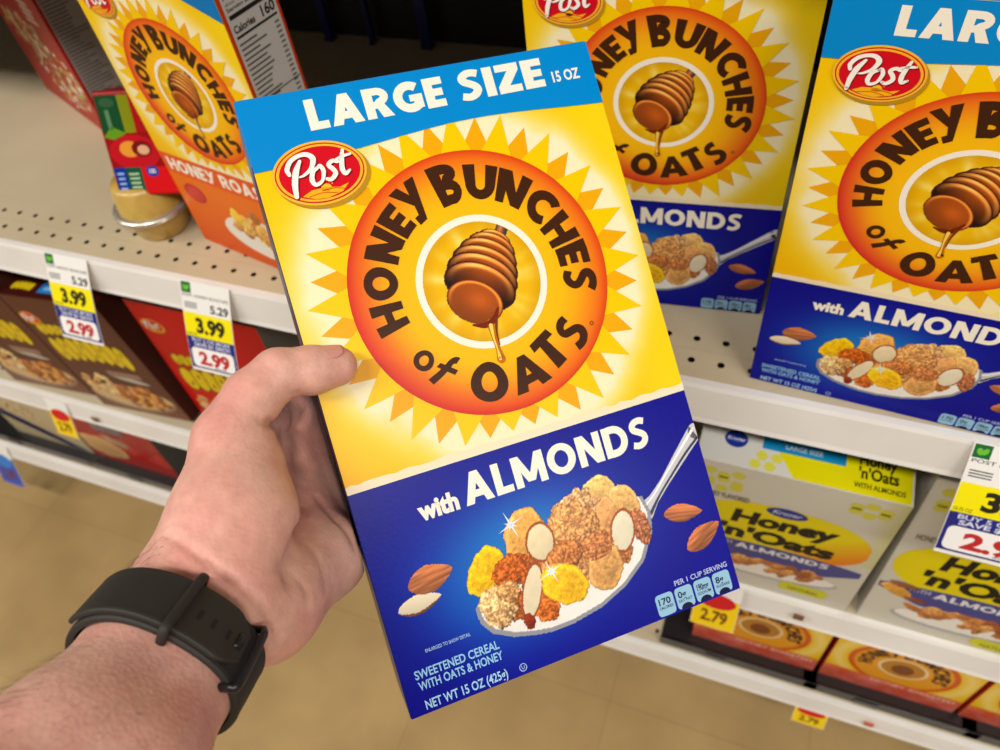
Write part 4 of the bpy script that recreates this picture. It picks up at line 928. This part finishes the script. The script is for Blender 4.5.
t_ = small_tag(-1.400, Z3 - 0.002, 'white and blue price tag on the lowest rail at the left frame edge', 0.060, 0.110, '2.99', (60, 130, 210), (60, 90, 190))
for i, (x, z, lab) in enumerate(((-0.94, Z2 - 0.020, 'small brown sticker on the middle rail at left'), (0.106, Z2 - 0.014, 'small brown sticker on the middle rail below the oat cereal boxes'), (0.246, Z3 - 0.014, 'small orange sticker on the lowest rail at right'))):
    tag(merge('shelf_sticker', [(x, x + 0.011, -0.0145, -0.0125, z - 0.005, z + 0.006)], mat('sticker_%d' % i, [(130, 96, 70), (120, 80, 60), (206, 96, 60)][i], 0.5), bev=0.0003), lab, 'sticker')

# ------------------------------------------------------------------ forearm and hand (built in metres in a frame aligned with the sight of its owner)
CAMn = np.array(CAM); MB = np.array([list(CR), list(CU), list(CF)]).T     # columns right, up, forward
def hp(px, py, d): return np.array([(px - 500) / F_PX * d, -(py - 375) / F_PX * d, d])
def bx(u, v, w_):   # a point in the held box's frame -> hand frame
    Wp = tw + Rw[:, 0] * u + Rw[:, 1] * v + Y_ * w_
    return MB.T @ (Wp - CAMn)
caps = []   # (a, b, ra, rb, k)
def chain(pts, k=0.008):
    for (a, ra), (b, rb) in zip(pts[:-1], pts[1:]): caps.append((a, b, ra, rb, k))
Wr = hp(169, 655, 0.288); Hb = hp(208, 599, 0.314)
ax = Hb - Wr; ax /= np.linalg.norm(ax)
lat = np.array((-0.80, 0.60, 0.0)); lat -= ax * (lat @ ax); lat /= np.linalg.norm(lat)
nrm = np.cross(lat, ax); nrm = nrm if nrm[2] < 0 else -nrm     # towards the camera: palm side
E1 = hp(88, 772, 0.240); E2 = hp(-60, 960, 0.188); E3 = np.array([-0.150, -0.185, 0.075]); E4 = np.array([-0.175, -0.235, -0.02])
for s_ in (-1, 1):
    chain([(E4 + lat * s_ * 0.014, 0.036), (E3 + lat * s_ * 0.014, 0.035), (E2 + lat * s_ * 0.013, 0.031), (E1 + lat * s_ * 0.011, 0.0228), (Wr + lat * s_ * 0.0080, 0.0195)], 0.012)
chain([(Wr + lat * 0.0080, 0.0195), (Hb + lat * 0.0105, 0.0190), (hp(220, 522, 0.327), 0.0195), (hp(231, 440, 0.346), 0.0158)], 0.012)
chain([(Wr - lat * 0.0080, 0.0195), (Hb - lat * 0.011, 0.0195), (hp(264, 610, 0.334), 0.0205), (hp(324, 556, 0.386), 0.0190), (bx(-0.014, 0.090, 0.052), 0.016)], 0.012)
# thenar ball
chain([(hp(243, 470, 0.345), 0.0190), (hp(239, 518, 0.334), 0.0238), (hp(228, 572, 0.320), 0.0215)], 0.010)
# thumb
chain([(hp(230, 438, 0.346), 0.0150), (hp(252, 398, 0.352), 0.0122), (hp(278, 374, 0.3575), 0.0117)], 0.007)
chain([(hp(278, 374, 0.3575), 0.0117), (hp(312, 370, 0.3640), 0.0113), (hp(337, 366, 0.3690), 0.0098)], 0.004)
# palm sheet to the knuckles behind the box
MC = [bx(-0.016, 0.168, 0.054), bx(-0.014, 0.143, 0.057), bx(-0.013, 0.117, 0.050), bx(-0.014, 0.092, 0.048)]
PB = [hp(240, 560, 0.366), hp(252, 575, 0.362), hp(264, 586, 0.350), hp(276, 594, 0.345)]
for a_, b_, r in zip(MC, PB, (0.0140, 0.0150, 0.0155, 0.0150)): chain([(b_, 0.018), (a_, r)], 0.012)
chain([(MC[0], 0.012), (hp(240, 440, 0.365), 0.011)], 0.012)
for i in range(3): chain([(MC[i], 0.013), (MC[i + 1], 0.013)], 0.010)
# fingers lying flat behind the box
FV = [(0.168, 0.178), (0.143, 0.150), (0.117, 0.120), (0.092, 0.090)]
FL = [(0.045, 0.025, 0.018), (0.050, 0.028, 0.019), (0.045, 0.026, 0.018), (0.036, 0.020, 0.017)]
for i in range(4):
    v0, v1 = FV[i]; L1, L2, L3 = FL[i]; u0 = -0.014; wz = BD / 100 + 0.0100; r = (0.0093, 0.0095, 0.0090, 0.0080)[i]
    dv = (v1 - v0) / (L1 + L2 + L3)
    p0 = MC[i]; u = u0 + L1; p1 = bx(u, v0 + dv * L1, wz + 0.008); u2 = u + L2; p2 = bx(u2, v0 + dv * (L1 + L2), wz + 0.002); u3 = u2 + L3; p3 = bx(u3, v1, wz - 0.0015)
    chain([(p0, 0.0115), (p1, r + 0.0008), (p2, r), (p3, r - 0.0010)], 0.004)

def sdf_grid(caps, lo, hi, h):
    n = np.ceil((hi - lo) / h).astype(int) + 1
    ax_ = [lo[i] + h * np.arange(n[i]) for i in range(3)]
    F = np.full(n, 0.05, np.float32)
    for a, b, ra, rb, k in caps:
        pad = max(ra, rb) + 0.022
        mn = np.minimum(a, b) - pad; mx = np.maximum(a, b) + pad
        s = [slice(max(0, int((mn[i] - lo[i]) / h)), min(n[i], int((mx[i] - lo[i]) / h) + 2)) for i in range(3)]
        X, Y, Z = np.meshgrid(ax_[0][s[0]], ax_[1][s[1]], ax_[2][s[2]], indexing='ij')
        ab = b - a; t = np.clip(((X - a[0]) * ab[0] + (Y - a[1]) * ab[1] + (Z - a[2]) * ab[2]) / (ab @ ab), 0, 1)
        d = np.sqrt((X - a[0] - t * ab[0]) ** 2 + (Y - a[1] - t * ab[1]) ** 2 + (Z - a[2] - t * ab[2]) ** 2) - (ra + (rb - ra) * t)
        G = F[s[0], s[1], s[2]]; hh = np.clip(0.5 + 0.5 * (G - d) / k, 0, 1)
        F[s[0], s[1], s[2]] = G * (1 - hh) + d * hh - k * hh * (1 - hh)
    return F, ax_
def surface_nets(F, lo, h):
    n = np.array(F.shape); In = F < 0
    cs = tuple(n - 1); acc = np.zeros(cs + (3,)); cnt = np.zeros(cs)
    for axis in range(3):
        o1, o2 = [i for i in range(3) if i != axis]
        for a in (0, 1):
            for b in (0, 1):
                sl0 = [slice(0, -1)] * 3; sl1 = [slice(0, -1)] * 3
                for o, v in ((o1, a), (o2, b)):
                    sl0[o] = slice(v, n[o] - 1 + v); sl1[o] = slice(v, n[o] - 1 + v)
                sl1[axis] = slice(1, n[axis])
                f0 = F[tuple(sl0)]; f1 = F[tuple(sl1)]; m = (f0 < 0) != (f1 < 0)
                t = np.where(m, f0 / np.where(m, f0 - f1, 1), 0)
                acc[..., axis] += np.where(m, t, 0); acc[..., o1] += np.where(m, a, 0); acc[..., o2] += np.where(m, b, 0); cnt += m
    act = cnt > 0; idx = np.full(cs, -1); idx[act] = np.arange(act.sum())
    ii = np.argwhere(act); V = lo + h * (ii + acc[act] / cnt[act][:, None])
    Fc = []
    for axis in range(3):
        o1, o2 = (axis + 1) % 3, (axis + 2) % 3
        sl0 = [slice(1, -1)] * 3; sl1 = [slice(1, -1)] * 3; sl0[axis] = slice(0, -1); sl1[axis] = slice(1, None)
        a_ = In[tuple(sl0)]; b_ = In[tuple(sl1)]; e = np.argwhere(a_ != b_); ins = a_[a_ != b_]
        base = e.copy(); base[:, o1] += 1; base[:, o2] += 1
        def at(d1, d2):
            q = base.copy(); q[:, o1] += d1; q[:, o2] += d2; return idx[q[:, 0], q[:, 1], q[:, 2]]
        quads = np.stack([at(-1, -1), at(0, -1), at(0, 0), at(-1, 0)], 1)
        quads[~ins] = quads[~ins][:, ::-1]; Fc.append(quads)
    return V, np.vstack(Fc)
allp = np.array([c[0] for c in caps] + [c[1] for c in caps])
HS = 0.0016
lo = allp.min(0) - 0.06; hi = allp.max(0) + 0.06
SF, AX = sdf_grid(caps, lo, hi, HS)
GX, GY, GZ = np.meshgrid(*AX, indexing='ij')
PX = 500 + F_PX * GX / np.maximum(GZ, 0.05); PY = 375 - F_PX * GY / np.maximum(GZ, 0.05)
# creases: thin grooves along curves on the palm side, each curve a line of points in space found on the surface
def surf_point(px, py):
    ds = np.arange(0.20, 0.44, 0.0008); P = np.array([hp(px, py, d) for d in ds]); q = ((P - lo) / HS).round().astype(int)
    ok = np.all((q >= 0) & (q < np.array(SF.shape)), 1); v = np.where(ok, SF[tuple(np.clip(q, 0, np.array(SF.shape) - 1).T)], 1.0)
    k = np.argmax(v < 0); return P[k] if v[k] < 0 else None
CRE = [([(168, 535), (200, 556), (232, 578), (262, 606), (280, 640)], 0.0016, 0.0018), ([(172, 560), (205, 576), (235, 602), (256, 640)], 0.0015, 0.0013),
       ([(150, 568), (185, 578), (222, 606), (240, 632)], 0.0015, 0.0010),
       ([(296, 402), (300, 425), (302, 460), (302, 500), (297, 540), (288, 572)], 0.0050, 0.0036), ([(268, 422), (285, 434), (298, 428), (306, 412)], 0.0022, 0.0030), ([(258, 418), (266, 424), (276, 425)], 0.0016, 0.0014),
       ([(318, 498), (338, 520), (356, 546)], 0.0022, 0.0026), ([(310, 545), (322, 565), (326, 590)], 0.0018, 0.0010), ([(292, 572), (305, 590), (308, 612)], 0.0018, 0.0009),
       ([(290, 386), (297, 392), (305, 396)], 0.0014, 0.0008), ([(262, 362), (270, 367), (276, 376)], 0.0016, 0.0005)]
for pts, rad, dep in CRE:
    sp = [surf_point(*p) for p in pts]; sp = [p for p in sp if p is not None]
    for a, b in zip(sp[:-1], sp[1:]):
        pad = rad * 3; mn = np.minimum(a, b) - pad; mx = np.maximum(a, b) + pad
        s = tuple(slice(max(0, int((mn[i] - lo[i]) / HS)), int((mx[i] - lo[i]) / HS) + 2) for i in range(3))
        X, Y, Z = GX[s], GY[s], GZ[s]; ab = b - a; t = np.clip(((X - a[0]) * ab[0] + (Y - a[1]) * ab[1] + (Z - a[2]) * ab[2]) / (ab @ ab + 1e-12), 0, 1)
        d2 = (X - a[0] - t * ab[0]) ** 2 + (Y - a[1] - t * ab[1]) ** 2 + (Z - a[2] - t * ab[2]) ** 2
        SF[s] = np.maximum(SF[s], SF[s] + dep * np.exp(-d2 / rad ** 2) * 0.9)
# keep the skin outside the carton it holds
inv = MB.T @ Rw[:, 0], MB.T @ Rw[:, 1], MB.T @ Y_; o3 = MB.T @ (tw - CAMn)
qx = (GX - o3[0]) * inv[0][0] + (GY - o3[1]) * inv[0][1] + (GZ - o3[2]) * inv[0][2]
qy = (GX - o3[0]) * inv[1][0] + (GY - o3[1]) * inv[1][1] + (GZ - o3[2]) * inv[1][2]
qz = (GX - o3[0]) * inv[2][0] + (GY - o3[1]) * inv[2][1] + (GZ - o3[2]) * inv[2][2]
ins = np.maximum.reduce([-(qx + 0.0012), qx - W, -qy, qy - BH / 100, -(qz + 0.0016), qz - BD / 100 - 0.0012])
SF = np.maximum(SF, -ins)
del qx, qy, qz, ins
HV, HF = surface_nets(SF, lo, HS)
O_W = CAMn + MB @ Wr
HVw = CAMn + HV @ MB.T - O_W

def skin_mat():
    m = bpy.data.materials.new('skin'); m.use_nodes = True; nt = m.node_tree; b = nt.nodes['Principled BSDF']; L = nt.links.new
    tc = nt.nodes.new('ShaderNodeTexCoord')
    def noise(sc, det=4):
        n = nt.nodes.new('ShaderNodeTexNoise'); n.inputs['Scale'].default_value = sc; n.inputs['Detail'].default_value = det; L(tc.outputs['Object'], n.inputs['Vector']); return n
    n1 = noise(28); r1 = nt.nodes.new('ShaderNodeValToRGB'); r1.color_ramp.elements[0].position = 0.36; r1.color_ramp.elements[1].position = 0.66
    r1.color_ramp.elements[0].color = (*s2l((234, 186, 168)), 1); r1.color_ramp.elements[1].color = (*s2l((224, 160, 146)), 1); L(n1.outputs['Fac'], r1.inputs[0])
    n2 = noise(160, 5); r2 = nt.nodes.new('ShaderNodeValToRGB'); r2.color_ramp.elements[0].position = 0.3; r2.color_ramp.elements[0].color = (0.86, 0.82, 0.80, 1); r2.color_ramp.elements[1].position = 0.7; r2.color_ramp.elements[1].color = (1, 1, 1, 1); L(n2.outputs['Fac'], r2.inputs[0])
    mx = nt.nodes.new('ShaderNodeMix'); mx.data_type = 'RGBA'; mx.blend_type = 'MULTIPLY'; mx.inputs[0].default_value = 1; L(r1.outputs[0], mx.inputs[6]); L(r2.outputs[0], mx.inputs[7]); L(mx.outputs[2], b.inputs['Base Color'])
    b.inputs['Roughness'].default_value = 0.48; b.inputs['Specular IOR Level'].default_value = 0.4
    b.inputs['Subsurface Weight'].default_value = 0.25; b.inputs['Subsurface Radius'].default_value = (1.0, 0.35, 0.2); b.inputs['Subsurface Scale'].default_value = 0.004
    n3 = noise(420, 4); bp = nt.nodes.new('ShaderNodeBump'); bp.inputs['Distance'].default_value = 0.0004; bp.inputs['Strength'].default_value = 0.3
    v = nt.nodes.new('ShaderNodeTexVoronoi'); v.inputs['Scale'].default_value = 500; L(tc.outputs['Object'], v.inputs['Vector'])
    ad = nt.nodes.new('ShaderNodeMath'); ad.operation = 'ADD'; L(n3.outputs['Fac'], ad.inputs[0]); L(v.outputs['Distance'], ad.inputs[1]); L(ad.outputs[0], bp.inputs['Height']); L(bp.outputs[0], b.inputs['Normal'])
    return m
M_SKIN = skin_mat()
person = mesh_obj('person', HVw, HF, M_SKIN, smooth=True); person.location = O_W
sm = person.modifiers.new('s', 'SMOOTH'); sm.factor = 0.5; sm.iterations = 2
tag(person, 'person, bare left forearm and hand gripping the cereal box with the thumb in front', 'person')
def toW(P): return CAMn + np.asarray(P) @ MB.T - O_W
# thumb nail, on the far upper side of the tip
tA, tB = hp(312, 370, 0.3640), hp(337, 366, 0.3690); td = (tB - tA) / np.linalg.norm(tB - tA)
nd = np.array((0.05, 0.80, -0.56)); nd -= td * (nd @ td); nd /= np.linalg.norm(nd); sd = np.cross(td, nd)
V = []; Fc = []; nu, nv = 9, 9
for i in range(nu):
    for j in range(nv):
        a = (i / (nu - 1) * 2 - 1); s_ = (j / (nv - 1))
        r = 0.0110 - 0.0012 * s_; ang = a * 0.60 * (1 - abs(2 * s_ - 1) ** 3 * 0.45)
        cpos = tA + td * (0.0005 + 0.0150 * s_ * (1 - 0.06 * a * a)) + td * (0.0012 * (abs(a) ** 2) * (1 - s_))
        V.append(cpos + (nd * math.cos(ang) + sd * math.sin(ang)) * (r + 0.0002))
for i in range(nu - 1):
    for j in range(nv - 1): Fc.append((i * nv + j, i * nv + j + 1, (i + 1) * nv + j + 1, (i + 1) * nv + j))
nail = mesh_obj('thumb_nail', toW(V), Fc, mat('nail', (212, 150, 134), 0.4), person, smooth=True); so = nail.modifiers.new('t', 'SOLIDIFY'); so.thickness = 0.0004; so.offset = 0

# arm hair: fine dark strands along the outer side of the forearm
from mathutils.bvhtree import BVHTree
bvh = BVHTree.FromPolygons([tuple(v) for v in HV], [tuple(map(int, f)) for f in HF])
hv = []; hf = []; rs = np.random.RandomState(9)
for i in range(1000):
    s_ = rs.rand(); ang = math.radians(-75 + 185 * rs.rand() ** 1.0); cen = Wr * (1 - s_) + (E1 * 1.0) * s_ + (E2 - E1) * max(0, s_ - 0.8)
    cen = cen + (E1 - Wr) * 0.9 * (rs.rand() - 0.0) * 0.6 - (ax * 0.012)
    if rs.rand() < 0.05: cen = Wr + ax * (0.020 + 0.012 * rs.rand()); ang = math.radians(50 + 60 * rs.rand())
    dr = lat * math.sin(ang) + nrm * math.cos(ang)
    hit = bvh.ray_cast(Vector(cen + dr * 0.06), Vector(-dr))
    if hit[0] is None: continue
    if ang < math.radians(48) and rs.rand() < 0.86: continue
    p0 = np.array(hit[0]); n0 = np.array(hit[1]); n0 = n0 if n0 @ dr > 0 else -n0
    g = -ax * (0.4 + 0.6 * rs.rand()) + lat * (0.9 * rs.rand() - 0.1); g = g - n0 * (g @ n0); g /= np.linalg.norm(g) + 1e-9
    Ln = 0.005 + 0.006 * rs.rand(); th = 0.00005; side_ = np.cross(g, n0); b0 = len(hv); up = 0.35 + 0.3 * rs.rand()
    for q in range(4):
        f_ = q / 3; c = p0 + g * Ln * f_ + n0 * (Ln * up * (f_ - 0.45 * f_ * f_)); wd = th * (1 - 0.8 * f_)
        hv += [c + side_ * wd, c - side_ * wd, c + n0 * wd]
    for q in range(3):
        a = b0 + 3 * q
        for j in range(3): hf.append((a + j, a + (j + 1) % 3, a + 3 + (j + 1) % 3, a + 3 + j))
hair = mesh_obj('arm_hair', toW(hv), hf, mat('hair', (110, 78, 60), 0.6), person); tag(hair, kind='stuff')

# ------------------------------------------------------------------ wristwatch
wt = bpy.data.objects.new('wristwatch', None); COL.objects.link(wt); wt.location = O_W; wt.empty_display_size = 0.02
tag(wt, 'black rubber wristwatch strapped around the wrist, strap holes and keeper facing the camera', 'wristwatch')
M_RUB = mat('black_rubber', (44, 41, 37), 0.62, spec=0.35, bump=(300, 0.0003, 0.3)); M_HOLE = mat('strap_hole', (8, 8, 8), 0.8); M_CASE = mat('watch_case', (34, 34, 36), 0.3, metal=0.3)
sax = ax * 1.0
def section(phi, off, s_):
    """point on the wrist outline (phi 0 = towards the camera, 90 = outer side), raised by off, slid by s_ along the arm"""
    dr = lat * math.sin(phi) + nrm * math.cos(phi); c = Wr + sax * s_
    hit = bvh.ray_cast(Vector(c + dr * 0.07), Vector(-dr))
    base = np.array(hit[0]) if hit[0] is not None else c + dr * 0.025
    return base + dr * off
_rad = {}
def strap_pt(phi, off, s_):
    # radius smoothed over the strap's width so that the band is stiff
    k = round(phi, 3)
    if k not in _rad:
        rr = []
        for dphi in (-0.15, 0, 0.15):
            for sv in (-0.009, 0.0, 0.009):
                q = section(phi + dphi, 0, sv) - (Wr + sax * sv); rr.append(np.linalg.norm(q))
        _rad[k] = (float(np.mean(rr[0:9:3])), float(np.mean(rr[1:9:3])), float(np.mean(rr[2:9:3])))
    r0, r1, r2 = _rad[k]; t = s_ / 0.009
    r = r1 + t * (r2 - r0) / 2
    dr = lat * math.sin(phi) + nrm * math.cos(phi); return Wr + sax * s_ + dr * (r + off)
def band(name, phi0, phi1, hw, off, th, n=60, ridge=0.0, m=M_RUB, taper=None, parent=wt, s_off=0.0, edges=True):
    prof = [(-1, 0), (-1, 0.6), (-0.95, 0.86), (-0.86, 0.95), (-0.70, 0.90), (-0.35, 0.92), (0, 0.93), (0.35, 0.92), (0.70, 0.90), (0.86, 0.95), (0.95, 0.86), (1, 0.6), (1, 0)]
    V = []; Fc = []; N = len(prof)
    for i in range(n + 1):
        f_ = i / n; phi = phi0 + (phi1 - phi0) * f_; h_ = hw * (taper(f_) if taper else 1)
        rg = ridge * (0.5 + 0.5 * math.cos(i * PI * 0.66))
        for (a, b) in prof: V.append(strap_pt(phi, off + th * b + (rg if 0.0 < b < 0.99 and edges else 0), s_off + a * h_ * (1 + (0.035 * math.cos(i * PI * 0.66) if abs(a) > 0.9 and ridge else 0))))
    for i in range(n):
        for j in range(N - 1): a = i * N + j; Fc.append((a, a + 1, a + N + 1, a + N))
        Fc.append((i * N + N - 1, i * N, (i + 1) * N, (i + 1) * N + N - 1))
    Fc += [tuple(range(N))[::-1], tuple(n * N + j for j in range(N))]
    return mesh_obj(name, toW(V), Fc, m, parent, smooth=False)
D_ = math.radians
HWD = 0.0128
st = band('strap', D_(-185), D_(172), HWD, 0.0006, 0.0030, n=110)
# tail of the strap lying over the first layer on the palm side, with its holes
tl = band('strap_tail', D_(80), D_(-42), HWD * 0.92, 0.0039, 0.0022, n=44, taper=lambda f_: 1 if f_ < 0.85 else 1 - 0.45 * ((f_ - 0.85) / 0.15) ** 2)
def strap_box(name, phi, s_, dphi, hw, off, th, m, parent):
    V = []; 
    for o_h in (off, off + th):
        for (a, b) in ((-1, -1), (1, -1), (1, 1), (-1, 1)): V.append(strap_pt(phi + a * dphi, o_h, s_ + b * hw))
    return mesh_obj(name, toW(V), [(3, 2, 1, 0), (4, 5, 6, 7), (0, 1, 5, 4), (1, 2, 6, 5), (2, 3, 7, 6), (3, 0, 4, 7)], m, parent)
for ph in (-4, -15, -27, -38): strap_box('strap_hole', D_(ph), -0.0010, D_(1.6), 0.0022, 0.0054, 0.0006, M_HOLE, tl)
def hoop(name, phi, hw, off, rad, m, parent, dphi=0.0):
    """rounded loop across the strap"""
    path = []
    for k in range(24):
        t = k / 23 * 2 - 1; path.append(strap_pt(phi, off + 0.0006 * (1 - t ** 6), t * hw))
    path = [strap_pt(phi, -0.0002, -hw)] + path + [strap_pt(phi, -0.0002, hw)]
    V = []; Fc = []; n = 10; tdir = np.array(strap_pt(phi + 0.05, off, 0)) - np.array(strap_pt(phi - 0.05, off, 0)); tdir /= np.linalg.norm(tdir)
    P = np.array(path); dd = np.gradient(P, axis=0); dd /= np.linalg.norm(dd, axis=1)[:, None]
    for c, d in zip(P, dd):
        e2 = np.cross(d, tdir); e2 /= np.linalg.norm(e2)
        for j in range(n): a = 2 * PI * j / n; V.append(c + (tdir * math.cos(a) * 1.5 + e2 * math.sin(a)) * rad)
    for i in range(len(P) - 1):
        for j in range(n): Fc.append((i * n + j, i * n + (j + 1) % n, (i + 1) * n + (j + 1) % n, (i + 1) * n + j))
    Fc += [tuple(range(n))[::-1], tuple((len(P) - 1) * n + j for j in range(n))]
    return mesh_obj(name, toW(V), Fc, m, parent, smooth=True)
hoop('keeper_loop', D_(9), HWD * 1.10, 0.0072, 0.0013, M_RUB, wt)
bk = hoop('buckle', D_(-50), HWD * 1.08, 0.0058, 0.0013, M_CASE, wt)
hoop('buckle_bar', D_(-35), HWD * 0.2, 0.0062, 0.0007, M_CASE, bk)
# case and crystal on the back of the wrist
V = []; Fc = []; n = 8; R0 = 0.0205; dC = -nrm; c0 = np.array(strap_pt(PI, 0.0038, 0)); tl_ = lat
ring_prof = [(0.85, 0.0), (1.0, 0.002), (1.0, 0.008), (0.9, 0.0105), (0.74, 0.0105), (0.72, 0.0095), (0.0, 0.0095)]
for rr_, hh in ring_prof:
    for k in range(n * 4):
        a = 2 * PI * k / (n * 4); sq = (abs(math.cos(a)) ** 5 + abs(math.sin(a)) ** 5) ** (-1 / 5); V.append(c0 + dC * hh + (tl_ * math.cos(a) + sax * math.sin(a)) * R0 * rr_ * sq)
for i in range(len(ring_prof) - 1):
    for k in range(n * 4): j = (k + 1) % (n * 4); Fc.append((i * n * 4 + k, i * n * 4 + j, (i + 1) * n * 4 + j, (i + 1) * n * 4 + k))
Fc.append(tuple(range(n * 4)))
mesh_obj('watch_case', toW(V), Fc, M_CASE, wt)
